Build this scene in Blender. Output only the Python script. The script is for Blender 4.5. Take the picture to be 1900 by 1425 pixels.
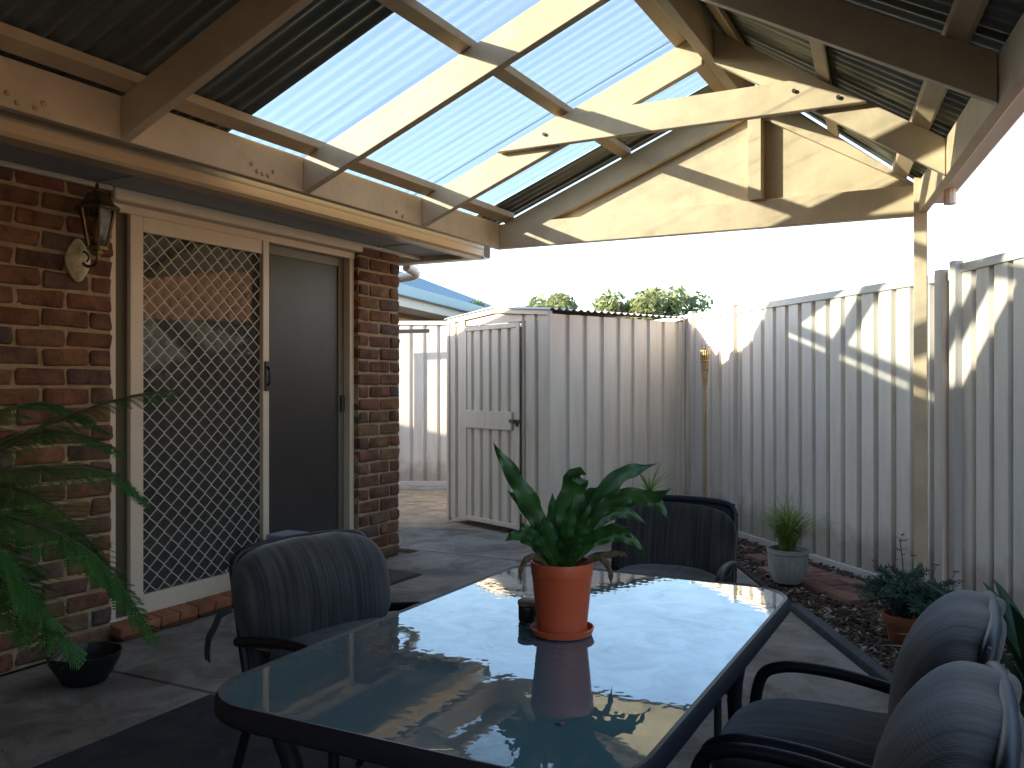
import bpy, bmesh, math, random
from math import radians, sin, cos, pi, sqrt, atan2
from mathutils import Vector, Matrix, noise

random.seed(7)
sc = bpy.context.scene
for o in list(bpy.data.objects):
    bpy.data.objects.remove(o, do_unlink=True)
COL = sc.collection

# ------------------------------------------------------------------ camera
YAW = radians(27.5)
cam_d = bpy.data.cameras.new('camera')
cam_d.sensor_width = 36.0
cam_d.lens = 36.0 * 1640 / 1900
cam_d.clip_start = 0.05
cam_d.clip_end = 1000
cam = bpy.data.objects.new('camera', cam_d)
COL.objects.link(cam)
cam.location = (3.575, 0.0, 1.21)
cam.rotation_euler = (radians(90), 0, YAW)
sc.camera = cam

# ------------------------------------------------------------------ sky, sun, exposure
SUN_TRAVEL = Vector((1.0, 0.88, -0.44))
to_sun = -SUN_TRAVEL.normalized()
SUN_EL = math.asin(to_sun.z)
SUN_AZ = atan2(to_sun.x, to_sun.y)
world = bpy.data.worlds.new('World')
sc.world = world
world.use_nodes = True
wn = world.node_tree
wn.nodes.clear()
sky = wn.nodes.new('ShaderNodeTexSky')
sky.sky_type = 'NISHITA'
sky.sun_disc = False
sky.sun_elevation = SUN_EL
sky.sun_rotation = SUN_AZ
sky.air_density = 1.0
sky.dust_density = 0.9
sky.ozone_density = 1.0
bg = wn.nodes.new('ShaderNodeBackground')
bg.inputs['Strength'].default_value = 0.15
wo = wn.nodes.new('ShaderNodeOutputWorld')
wn.links.new(sky.outputs[0], bg.inputs[0])
wn.links.new(bg.outputs[0], wo.inputs[0])

sun_d = bpy.data.lights.new('sun', 'SUN')
sun_d.energy = 5.0
sun_d.angle = radians(0.8)
sun_d.color = (1.0, 0.85, 0.63)
sun = bpy.data.objects.new('sun', sun_d)
COL.objects.link(sun)
sun.location = (-8, -6, 8)
sun.rotation_euler = SUN_TRAVEL.to_track_quat('-Z', 'Y').to_euler()

sc.view_settings.view_transform = 'Standard'
sc.view_settings.look = 'None'
sc.view_settings.gamma = 1.0
sc.view_settings.use_curve_mapping = False
sc.view_settings.exposure = 2.25
sc.render.engine = 'CYCLES'
sc.cycles.max_bounces = 10
sc.cycles.transparent_max_bounces = 16
sc.cycles.use_denoising = True

# ------------------------------------------------------------------ materials
def new_mat(name):
    m = bpy.data.materials.new(name)
    m.use_nodes = True
    nt = m.node_tree
    nt.nodes.clear()
    out = nt.nodes.new('ShaderNodeOutputMaterial')
    return m, nt, out

def N(nt, t, **kw):
    n = nt.nodes.new(t)
    for k, v in kw.items():
        if k in n.inputs.keys():
            n.inputs[k].default_value = v
        else:
            setattr(n, k, v)
    return n

def ramp(nt, fac, stops):
    r = nt.nodes.new('ShaderNodeValToRGB')
    while len(r.color_ramp.elements) < len(stops):
        r.color_ramp.elements.new(0.5)
    for e, (p, c) in zip(r.color_ramp.elements, stops):
        e.position = p
        e.color = (*c, 1)
    nt.links.new(fac, r.inputs[0])
    return r.outputs[0]

def coords(nt, kind='Object', scale=(1, 1, 1)):
    tc = nt.nodes.new('ShaderNodeTexCoord')
    mp = nt.nodes.new('ShaderNodeMapping')
    mp.inputs['Scale'].default_value = scale
    nt.links.new(tc.outputs[kind], mp.inputs[0])
    return mp.outputs[0]

def mat(name, base, rough=0.6, var=0.15, scale=6.0, bump=0.0, bscale=60.0, metal=0.0, spec=0.4,
        stretch=(1, 1, 1), dirt=None, dirt_amt=0.0, dirt_scale=2.0, trans=0.0):
    m, nt, out = new_mat(name)
    p = nt.nodes.new('ShaderNodeBsdfPrincipled')
    p.inputs['Roughness'].default_value = rough
    p.inputs['Metallic'].default_value = metal
    p.inputs['Specular IOR Level'].default_value = spec
    v = coords(nt, 'Object', stretch)
    n = N(nt, 'ShaderNodeTexNoise', Scale=scale, Detail=6.0, Roughness=0.6)
    nt.links.new(v, n.inputs['Vector'])
    lo = tuple(c * (1 - var) for c in base)
    hi = tuple(min(1, c * (1 + var)) for c in base)
    col = ramp(nt, n.outputs['Fac'], [(0.3, lo), (0.7, hi)])
    if dirt:
        n2 = N(nt, 'ShaderNodeTexNoise', Scale=dirt_scale, Detail=8.0, Roughness=0.65)
        nt.links.new(v, n2.inputs['Vector'])
        f = ramp(nt, n2.outputs['Fac'], [(0.45, (0, 0, 0)), (0.72, (dirt_amt,) * 3)])
        mx = nt.nodes.new('ShaderNodeMixRGB')
        nt.links.new(f, mx.inputs[0])
        nt.links.new(col, mx.inputs[1])
        mx.inputs[2].default_value = (*dirt, 1)
        col = mx.outputs[0]
    nt.links.new(col, p.inputs['Base Color'])
    if bump:
        n3 = N(nt, 'ShaderNodeTexNoise', Scale=bscale, Detail=5.0)
        nt.links.new(v, n3.inputs['Vector'])
        b = N(nt, 'ShaderNodeBump', Strength=bump, Distance=0.01)
        nt.links.new(n3.outputs['Fac'], b.inputs['Height'])
        nt.links.new(b.outputs[0], p.inputs['Normal'])
    if trans:
        tr = nt.nodes.new('ShaderNodeBsdfTranslucent')
        nt.links.new(col, tr.inputs[0])
        ms = nt.nodes.new('ShaderNodeMixShader')
        ms.inputs[0].default_value = trans
        nt.links.new(p.outputs[0], ms.inputs[1])
        nt.links.new(tr.outputs[0], ms.inputs[2])
        nt.links.new(ms.outputs[0], out.inputs[0])
    else:
        nt.links.new(p.outputs[0], out.inputs[0])
    return m

M = {}
M['cream'] = mat('cream_paint', (0.60, 0.475, 0.31), 0.5, 0.07, 4, bump=0.12, bscale=30, dirt=(0.36, 0.27, 0.17), dirt_amt=0.5, dirt_scale=4.5)
M['batten'] = mat('tan_batten_paint', (0.50, 0.37, 0.22), 0.55, 0.10, 5, bump=0.08, bscale=30, dirt=(0.3, 0.2, 0.12), dirt_amt=0.4, dirt_scale=4)
M['gutter'] = mat('gutter_paint', (0.58, 0.43, 0.25), 0.4, 0.05, 2, dirt=(0.35, 0.25, 0.15), dirt_amt=0.3)
M['soffit'] = mat('soffit_sheet_paint', (0.40, 0.39, 0.38), 0.7, 0.04, 2, dirt=(0.3, 0.28, 0.25), dirt_amt=0.3)
M['bead'] = mat('cream_bead_paint', (0.66, 0.58, 0.44), 0.45, 0.04)
M['frame'] = mat('beige_door_frame', (0.60, 0.50, 0.38), 0.4, 0.05, 4)
M['frame_shaded'] = mat('shaded_jamb', (0.075, 0.065, 0.04), 0.5, 0.1)  # door frame jamb with the shade of its recess put into the colour
M['frame_grey'] = mat('bronze_slider_frame', (0.13, 0.115, 0.09), 0.45, 0.08)
M['grille'] = mat('aluminium_grille', (0.45, 0.41, 0.35), 0.45, 0.05, spec=0.5)
M['black'] = mat('black_plastic', (0.012, 0.012, 0.014), 0.35, 0.2)
M['mortar'] = mat('mortar', (0.30, 0.22, 0.13), 0.95, 0.25, 14, bump=0.6, bscale=90)
M['roofsheet'] = mat('zinc_sheet', (0.20, 0.21, 0.18), 0.38, 0.15, 3, metal=0.55, stretch=(1, 3, 1), dirt=(0.12, 0.11, 0.09), dirt_amt=0.5)
M['fence'] = mat('fence_sheet_paint', (0.64, 0.595, 0.53), 0.42, 0.04, 2, stretch=(4, 4, 0.6), dirt=(0.36, 0.31, 0.25), dirt_amt=0.35, dirt_scale=3)
def splash(m, top=0.30):
    nt = m.node_tree
    p = next(n for n in nt.nodes if n.type == 'BSDF_PRINCIPLED')
    src = p.inputs['Base Color'].links[0].from_socket
    tc = nt.nodes.new('ShaderNodeTexCoord')
    sx = nt.nodes.new('ShaderNodeSeparateXYZ')
    nt.links.new(tc.outputs['Object'], sx.inputs[0])
    nz = N(nt, 'ShaderNodeTexNoise', Scale=9.0, Detail=7.0)
    nt.links.new(tc.outputs['Object'], nz.inputs['Vector'])
    ma = N(nt, 'ShaderNodeMath', operation='MULTIPLY_ADD')
    nt.links.new(nz.outputs['Fac'], ma.inputs[0])
    ma.inputs[1].default_value = -0.35
    nt.links.new(sx.outputs['Z'], ma.inputs[2])
    f = ramp(nt, ma.outputs[0], [(0.0, (0.5, 0.5, 0.5)), (top * 0.5, (0, 0, 0))])
    mx = nt.nodes.new('ShaderNodeMixRGB')
    nt.links.new(f, mx.inputs[0])
    nt.links.new(src, mx.inputs[1])
    mx.inputs[2].default_value = (0.20, 0.15, 0.11, 1)
    nt.links.new(mx.outputs[0], p.inputs['Base Color'])
splash(M['fence'])
M['fence_post'] = mat('fence_post_paint', (0.54, 0.51, 0.465), 0.42, 0.05, 3)
M['shed'] = mat('shed_sheet_paint', (0.61, 0.545, 0.47), 0.45, 0.05, 2, stretch=(4, 4, 0.6), dirt=(0.36, 0.3, 0.24), dirt_amt=0.35, dirt_scale=3)
M['shed_roof'] = mat('shed_roof_zinc', (0.48, 0.47, 0.44), 0.4, 0.1, 4, metal=0.3)
M['metal_dark'] = mat('charcoal_powdercoat', (0.010, 0.012, 0.019), 0.45, 0.15, 8, spec=0.35, bump=0.05, bscale=300)
M['terracotta_plastic'] = mat('orange_pot', (0.50, 0.085, 0.028), 0.42, 0.08, 5, dirt=(0.42, 0.16, 0.09), dirt_amt=0.35, dirt_scale=14)
M['terracotta'] = mat('terracotta', (0.30, 0.10, 0.045), 0.8, 0.2, 12, bump=0.2)
M['soil'] = mat('potting_soil', (0.022, 0.016, 0.012), 0.95, 0.4, 40, bump=0.8, bscale=120)
M['bed'] = mat('bed_soil', (0.05, 0.033, 0.024), 0.95, 0.4, 18, bump=0.9, bscale=60)
M['fern'] = mat('nest_fern_leaf', (0.028, 0.095, 0.018), 0.45, 0.4, 14, spec=0.5, trans=0.22, bump=0.15, bscale=40)
M['fern_dead'] = mat('dead_frond', (0.10, 0.065, 0.03), 0.8, 0.3, 20)
M['frond'] = mat('tree_fern_frond', (0.034, 0.115, 0.020), 0.5, 0.4, 20, trans=0.3)
M['rachis'] = mat('fern_stem', (0.05, 0.045, 0.02), 0.6, 0.3, 20)
M['trunk'] = mat('bark', (0.09, 0.06, 0.04), 0.9, 0.3, 14, bump=0.6, bscale=30)
M['grassblade'] = mat('grass_blade', (0.17, 0.25, 0.055), 0.5, 0.4, 30, trans=0.3)
M['bluegreen'] = mat('bluegreen_leaf', (0.045, 0.10, 0.065), 0.55, 0.4, 25, trans=0.2)
M['redflower'] = mat('red_petal', (0.35, 0.03, 0.02), 0.6, 0.3, 30, trans=0.2)
M['straple'] = mat('dark_strap_leaf', (0.02, 0.06, 0.022), 0.35, 0.3, 10, trans=0.12)
M['treeleaf'] = mat('tree_leaf', (0.22, 0.265, 0.125), 0.55, 0.4, 3, trans=0.5)
M['pot_grey'] = mat('fluted_grey_pot', (0.33, 0.33, 0.31), 0.7, 0.2, 10, dirt=(0.16, 0.17, 0.13), dirt_amt=0.6, dirt_scale=8)
M['bamboo'] = mat('bamboo', (0.38, 0.28, 0.14), 0.5, 0.25, 12, stretch=(1, 1, 5))
M['lamp_metal'] = mat('bronze_lantern_metal', (0.12, 0.085, 0.04), 0.32, 0.4, 20, metal=0.6)
M['lamp_plate'] = mat('aged_cream_plate', (0.55, 0.47, 0.31), 0.55, 0.3, 25, dirt=(0.12, 0.09, 0.05), dirt_amt=0.7, dirt_scale=18)
M['nb_gutter'] = mat('blue_gutter', (0.20, 0.31, 0.37), 0.4, 0.05)
M['nb_fascia'] = mat('neighbour_fascia', (0.62, 0.55, 0.47), 0.6, 0.05)
M['nb_wall'] = mat('neighbour_brick_wall', (0.30, 0.19, 0.13), 0.9, 0.3, 20)
M['nb_wall2'] = mat('orange_brick_wall', (0.36, 0.20, 0.11), 0.9, 0.25, 20)
M['nb_roof'] = mat('blue_grey_tiles', (0.13, 0.20, 0.24), 0.6, 0.2, 10)
M['roof_tile'] = mat('brown_roof_tiles', (0.13, 0.07, 0.045), 0.8, 0.3, 10)
M['rug'] = mat('charcoal_rug', (0.028, 0.030, 0.036), 0.95, 0.35, 5, bump=0.7, bscale=260, dirt=(0.085, 0.07, 0.05), dirt_amt=0.5, dirt_scale=9)
M['doormat'] = mat('coir_mat', (0.11, 0.085, 0.07), 0.95, 0.3, 60, bump=0.9, bscale=300)
M['matedge'] = mat('rubber_edge', (0.025, 0.022, 0.022), 0.8, 0.2)
M['tub'] = mat('pale_grey_tub', (0.27, 0.30, 0.36), 0.5, 0.05)
M['blind'] = mat('taupe_blind', (0.16, 0.135, 0.115), 0.85, 0.12, 8, stretch=(20, 20, 0.5))
M['inside'] = mat('dim_interior', (0.10, 0.09, 0.08), 0.9, 0.1)
M['kerb'] = mat('dark_edging', (0.055, 0.055, 0.058), 0.8, 0.25, 14, bump=0.3)
M['dirt'] = mat('sandy_path', (0.30, 0.23, 0.16), 0.95, 0.3, 6, bump=0.8, bscale=50, dirt=(0.10, 0.075, 0.05), dirt_amt=0.7, dirt_scale=5)
M['earth'] = mat('garden_earth', (0.13, 0.10, 0.07), 0.95, 0.3, 1.5, bump=0.6, bscale=30)
M['white_pvc'] = mat('pale_pvc', (0.66, 0.60, 0.55), 0.4, 0.04)
M['cork'] = mat('brown_lid', (0.26, 0.17, 0.09), 0.7, 0.2, 40)
M['jar'] = mat('dark_jar', (0.018, 0.020, 0.02), 0.2, 0.2)
M['tie'] = mat('cushion_tie', (0.045, 0.052, 0.065), 0.9, 0.2, 60)
M['darksteel'] = mat('dark_steel_pole', (0.03, 0.03, 0.034), 0.5, 0.1)
M['piping'] = mat('navy_binding', (0.012, 0.016, 0.035), 0.6, 0.2)

def mat_random(name, stops, rough=0.9, bump=0.7, bscale=70, nmix=0.55):
    m, nt, out = new_mat(name)
    p = nt.nodes.new('ShaderNodeBsdfPrincipled')
    p.inputs['Roughness'].default_value = rough
    p.inputs['Specular IOR Level'].default_value = 0.25
    oi = nt.nodes.new('ShaderNodeObjectInfo')
    col = ramp(nt, oi.outputs['Random'], stops)
    tc = nt.nodes.new('ShaderNodeTexCoord')
    geo = nt.nodes.new('ShaderNodeNewGeometry')
    n = N(nt, 'ShaderNodeTexNoise', Scale=9.0, Detail=7.0, Roughness=0.65)
    nt.links.new(geo.outputs['Position'], n.inputs['Vector'])
    dark = ramp(nt, n.outputs['Fac'], [(0.33, (0.35, 0.33, 0.34)), (0.66, (1.25, 1.2, 1.15))])
    mx = nt.nodes.new('ShaderNodeMixRGB')
    mx.blend_type = 'MULTIPLY'
    mx.inputs[0].default_value = nmix
    nt.links.new(col, mx.inputs[1])
    nt.links.new(dark, mx.inputs[2])
    n2 = N(nt, 'ShaderNodeTexNoise', Scale=float(bscale), Detail=6.0)
    nt.links.new(geo.outputs['Position'], n2.inputs['Vector'])
    b = N(nt, 'ShaderNodeBump', Strength=bump, Distance=0.006)
    nt.links.new(n2.outputs['Fac'], b.inputs['Height'])
    nt.links.new(b.outputs[0], p.inputs['Normal'])
    nt.links.new(mx.outputs[0], p.inputs['Base Color'])
    nt.links.new(p.outputs[0], out.inputs[0])
    return m

M['brick'] = mat_random('tumbled_brick', [(0.0, (0.185, 0.074, 0.041)), (0.18, (0.14, 0.070, 0.044)), (0.36, (0.205, 0.102, 0.050)),
                                          (0.52, (0.11, 0.067, 0.048)), (0.66, (0.195, 0.083, 0.050)), (0.80, (0.092, 0.074, 0.066)), (0.92, (0.195, 0.107, 0.058))], nmix=0.9, bump=0.9)
M['sill'] = mat_random('sill_brick', [(0.0, (0.36, 0.15, 0.07)), (1.0, (0.28, 0.11, 0.06))], bump=0.4)
M['paver'] = mat_random('red_paver', [(0.0, (0.22, 0.10, 0.075)), (0.5, (0.26, 0.14, 0.11)), (1.0, (0.17, 0.09, 0.075))], bump=0.4)
M['chips'] = mat_random('bark_chips', [(0.0, (0.07, 0.045, 0.03)), (1.0, (0.07, 0.045, 0.03))], bump=0.2)

def mat_chip():
    m, nt, out = new_mat('bark_chip')
    p = nt.nodes.new('ShaderNodeBsdfPrincipled')
    p.inputs['Roughness'].default_value = 0.9
    geo = nt.nodes.new('ShaderNodeNewGeometry')
    col = ramp(nt, geo.outputs['Random Per Island'], [(0.0, (0.035, 0.022, 0.016)), (0.45, (0.07, 0.042, 0.028)), (0.75, (0.12, 0.075, 0.05)),
                                                      (0.88, (0.24, 0.18, 0.13)), (1.0, (0.42, 0.36, 0.28))])
    nt.links.new(col, p.inputs['Base Color'])
    nt.links.new(p.outputs[0], out.inputs[0])
    return m
M['chip'] = mat_chip()

def schlick(nt, r0, amt=1.0):
    lw = N(nt, 'ShaderNodeLayerWeight', Blend=0.5)
    pw = N(nt, 'ShaderNodeMath', operation='POWER')
    nt.links.new(lw.outputs['Facing'], pw.inputs[0])
    pw.inputs[1].default_value = 5.0
    ma = N(nt, 'ShaderNodeMath', operation='MULTIPLY_ADD')
    nt.links.new(pw.outputs[0], ma.inputs[0])
    ma.inputs[1].default_value = (1 - r0) * amt
    ma.inputs[2].default_value = r0
    return ma.outputs[0]

def mat_clear():
    m, nt, out = new_mat('clear_corrugated_plastic')
    v = coords(nt, 'Object', (0.3, 11.0, 0.3))
    n = N(nt, 'ShaderNodeTexNoise', Scale=1.6, Detail=5.0, Roughness=0.62)
    nt.links.new(v, n.inputs['Vector'])
    # dust streaks down the slope, tinted to cast light stripes on the gable
    tint = ramp(nt, n.outputs['Fac'], [(0.34, (0.25, 0.305, 0.345)), (0.44, (0.335, 0.40, 0.445)), (0.62, (0.365, 0.435, 0.48))])
    tr = nt.nodes.new('ShaderNodeBsdfTransparent')
    nt.links.new(tint, tr.inputs[0])
    gl = N(nt, 'ShaderNodeBsdfGlossy', Roughness=0.12)
    gl.inputs[0].default_value = (0.9, 0.95, 1, 1)
    ms = nt.nodes.new('ShaderNodeMixShader')
    nt.links.new(schlick(nt, 0.04, 0.12), ms.inputs[0])
    nt.links.new(tr.outputs[0], ms.inputs[1])
    nt.links.new(gl.outputs[0], ms.inputs[2])
    tl = nt.nodes.new('ShaderNodeBsdfTranslucent')
    tl.inputs[0].default_value = (0.75, 0.86, 0.92, 1)
    m2 = nt.nodes.new('ShaderNodeMixShader')
    m2.inputs[0].default_value = 0.06
    nt.links.new(ms.outputs[0], m2.inputs[1])
    nt.links.new(tl.outputs[0], m2.inputs[2])
    nt.links.new(m2.outputs[0], out.inputs[0])
    return m
M['clear'] = mat_clear()

def mat_pane(name, tint, ior=1.55, rough=0.0):
    m, nt, out = new_mat(name)
    tr = nt.nodes.new('ShaderNodeBsdfTransparent')
    tr.inputs[0].default_value = (*tint, 1)
    gl = N(nt, 'ShaderNodeBsdfGlossy', Roughness=rough)
    v = coords(nt, 'Object')
    n = N(nt, 'ShaderNodeTexNoise', Scale=1.5, Detail=2.0)
    nt.links.new(v, n.inputs['Vector'])
    b = N(nt, 'ShaderNodeBump', Strength=0.03, Distance=0.02)
    nt.links.new(n.outputs['Fac'], b.inputs['Height'])
    nt.links.new(b.outputs[0], gl.inputs['Normal'])
    ms = nt.nodes.new('ShaderNodeMixShader')
    nt.links.new(schlick(nt, ((ior - 1) / (ior + 1)) ** 2), ms.inputs[0])
    nt.links.new(tr.outputs[0], ms.inputs[1])
    nt.links.new(gl.outputs[0], ms.inputs[2])
    nt.links.new(ms.outputs[0], out.inputs[0])
    return m
M['pane'] = mat_pane('door_glass', (0.75, 0.76, 0.74), 1.75)
M['dim_doorway'] = mat('dim_room_tone', (0.042, 0.036, 0.031), 0.4, 0.2, 2, spec=0.22)  # opaque dark colour stands in for the shade of the room inside
M['lamp_glass'] = mat_pane('lantern_glass', (0.55, 0.5, 0.42), 1.5, 0.05)
def mat_flymesh():
    m, nt, out = new_mat('fly_mesh')
    tr = nt.nodes.new('ShaderNodeBsdfTransparent')
    tr.inputs[0].default_value = (0.85, 0.85, 0.85, 1)
    d = nt.nodes.new('ShaderNodeBsdfDiffuse')
    n = N(nt, 'ShaderNodeTexNoise', Scale=4.0, Detail=4.0)
    nt.links.new(coords(nt), n.inputs['Vector'])
    nt.links.new(ramp(nt, n.outputs['Fac'], [(0.3, (0.10, 0.095, 0.085)), (0.7, (0.14, 0.13, 0.12))]), d.inputs[0])
    ms = nt.nodes.new('ShaderNodeMixShader')
    ms.inputs[0].default_value = 0.38
    nt.links.new(tr.outputs[0], ms.inputs[1])
    nt.links.new(d.outputs[0], ms.inputs[2])
    nt.links.new(ms.outputs[0], out.inputs[0])
    return m
M['flymesh'] = mat_flymesh()

def mat_table_glass():
    m, nt, out = new_mat('teal_table_glass')
    v = coords(nt, 'Object')
    n = N(nt, 'ShaderNodeTexNoise', Scale=2.2, Detail=6.0, Roughness=0.6)
    nt.links.new(v, n.inputs['Vector'])
    col = ramp(nt, n.outputs['Fac'], [(0.3, (0.065, 0.13, 0.15)), (0.7, (0.10, 0.175, 0.19))])
    d = nt.nodes.new('ShaderNodeBsdfDiffuse')
    nt.links.new(col, d.inputs[0])
    g = N(nt, 'ShaderNodeBsdfGlossy', Roughness=0.012)
    g.inputs[0].default_value = (0.93, 0.97, 1.0, 1)
    w = N(nt, 'ShaderNodeTexNoise', Scale=38.0, Detail=1.0)
    nt.links.new(v, w.inputs['Vector'])
    w2 = N(nt, 'ShaderNodeTexNoise', Scale=5.0, Detail=2.0)
    nt.links.new(v, w2.inputs['Vector'])
    ad = N(nt, 'ShaderNodeMath', operation='MULTIPLY_ADD')
    nt.links.new(w2.outputs['Fac'], ad.inputs[0])
    ad.inputs[1].default_value = 1.5
    nt.links.new(w.outputs['Fac'], ad.inputs[2])
    b = N(nt, 'ShaderNodeBump', Strength=0.006, Distance=0.02)
    nt.links.new(ad.outputs[0], b.inputs['Height'])
    nt.links.new(b.outputs[0], g.inputs['Normal'])
    fr = N(nt, 'ShaderNodeFresnel', IOR=2.3)
    # dried water marks take the gloss off a little
    s = N(nt, 'ShaderNodeTexNoise', Scale=9.0, Detail=9.0, Roughness=0.7, Distortion=1.2)
    nt.links.new(v, s.inputs['Vector'])
    sm = ramp(nt, s.outputs['Fac'], [(0.42, (1, 1, 1)), (0.68, (0.78, 0.78, 0.78))])
    mu = N(nt, 'ShaderNodeMath', operation='MULTIPLY')
    nt.links.new(fr.outputs[0], mu.inputs[0])
    nt.links.new(sm, mu.inputs[1])
    ms = nt.nodes.new('ShaderNodeMixShader')
    nt.links.new(mu.outputs[0], ms.inputs[0])
    nt.links.new(d.outputs[0], ms.inputs[1])
    nt.links.new(g.outputs[0], ms.inputs[2])
    nt.links.new(ms.outputs[0], out.inputs[0])
    return m
M['table_glass'] = mat_table_glass()

def mat_fabric(name, a, b_, scale=90):
    m, nt, out = new_mat(name)
    p = nt.nodes.new('ShaderNodeBsdfPrincipled')
    p.inputs['Roughness'].default_value = 0.92
    p.inputs['Specular IOR Level'].default_value = 0.2
    p.inputs['Sheen Weight'].default_value = 0.25
    v = coords(nt, 'Object')
    w = N(nt, 'ShaderNodeTexNoise', Scale=1.0, Detail=3.0)
    mp = nt.nodes.new('ShaderNodeMapping')
    mp.inputs['Scale'].default_value = (scale, 3.0, 3.0)
    nt.links.new(v, mp.inputs[0])
    nt.links.new(mp.outputs[0], w.inputs['Vector'])
    col = ramp(nt, w.outputs['Fac'], [(0.36, a), (0.5, tuple((x + y) / 2 for x, y in zip(a, b_))), (0.64, b_)])
    n2 = N(nt, 'ShaderNodeTexNoise', Scale=7.0, Detail=4.0)
    nt.links.new(v, n2.inputs['Vector'])
    fade = ramp(nt, n2.outputs['Fac'], [(0.3, (0.7, 0.7, 0.7)), (0.7, (1.2, 1.2, 1.2))])
    mx = nt.nodes.new('ShaderNodeMixRGB')
    mx.blend_type = 'MULTIPLY'
    mx.inputs[0].default_value = 1.0
    nt.links.new(col, mx.inputs[1])
    nt.links.new(fade, mx.inputs[2])
    nt.links.new(mx.outputs[0], p.inputs['Base Color'])
    wv = N(nt, 'ShaderNodeTexWave', Scale=70.0, Distortion=1.0)
    wv.bands_direction = 'X'
    nt.links.new(v, wv.inputs['Vector'])
    wz = N(nt, 'ShaderNodeTexWave', Scale=70.0, Distortion=1.0)
    wz.bands_direction = 'Z'
    nt.links.new(v, wz.inputs['Vector'])
    ad = N(nt, 'ShaderNodeMath', operation='ADD')
    nt.links.new(wv.outputs['Fac'], ad.inputs[0])
    nt.links.new(wz.outputs['Fac'], ad.inputs[1])
    b = N(nt, 'ShaderNodeBump', Strength=0.12, Distance=0.002)
    nt.links.new(ad.outputs[0], b.inputs['Height'])
    nt.links.new(b.outputs[0], p.inputs['Normal'])
    nt.links.new(p.outputs[0], out.inputs[0])
    return m
M['fabric'] = mat_fabric('striped_cushion_fabric', (0.029, 0.029, 0.029), (0.066, 0.063, 0.060))
M['sling'] = mat_fabric('dark_sling_fabric', (0.022, 0.023, 0.025), (0.052, 0.052, 0.053), 140)

def mat_concrete():
    m, nt, out = new_mat('broomed_concrete')
    p = nt.nodes.new('ShaderNodeBsdfPrincipled')
    p.inputs['Roughness'].default_value = 0.85
    p.inputs['Specular IOR Level'].default_value = 0.3
    g = nt.nodes.new('ShaderNodeNewGeometry')
    def nz(scale, det, rgh=0.6, dist=0.0):
        n = N(nt, 'ShaderNodeTexNoise', Scale=scale, Detail=det, Roughness=rgh, Distortion=dist)
        nt.links.new(g.outputs['Position'], n.inputs['Vector'])
        return n.outputs['Fac']
    base = ramp(nt, nz(1.3, 8, 0.65, 0.6), [(0.30, (0.14, 0.12, 0.095)), (0.48, (0.235, 0.205, 0.17)), (0.68, (0.31, 0.28, 0.24))])
    stain = ramp(nt, nz(3.1, 9, 0.7, 1.0), [(0.40, (0.45, 0.42, 0.40)), (0.56, (1, 1, 1))])
    mx = nt.nodes.new('ShaderNodeMixRGB')
    mx.blend_type = 'MULTIPLY'
    mx.inputs[0].default_value = 0.75
    nt.links.new(base, mx.inputs[1])
    nt.links.new(stain, mx.inputs[2])
    fine = ramp(nt, nz(120, 3), [(0.3, (0.8, 0.8, 0.8)), (0.7, (1.15, 1.15, 1.15))])
    mx2 = nt.nodes.new('ShaderNodeMixRGB')
    mx2.blend_type = 'MULTIPLY'
    mx2.inputs[0].default_value = 0.7
    nt.links.new(mx.outputs[0], mx2.inputs[1])
    nt.links.new(fine, mx2.inputs[2])
    nt.links.new(mx2.outputs[0], p.inputs['Base Color'])
    b = N(nt, 'ShaderNodeBump', Strength=0.35, Distance=0.006)
    nt.links.new(nz(60, 6), b.inputs['Height'])
    nt.links.new(b.outputs[0], p.inputs['Normal'])
    nt.links.new(p.outputs[0], out.inputs[0])
    return m
M['concrete'] = mat_concrete()

# ------------------------------------------------------------------ mesh helpers
WM = {}          # object name -> world matrix of the thing it sits in

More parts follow.
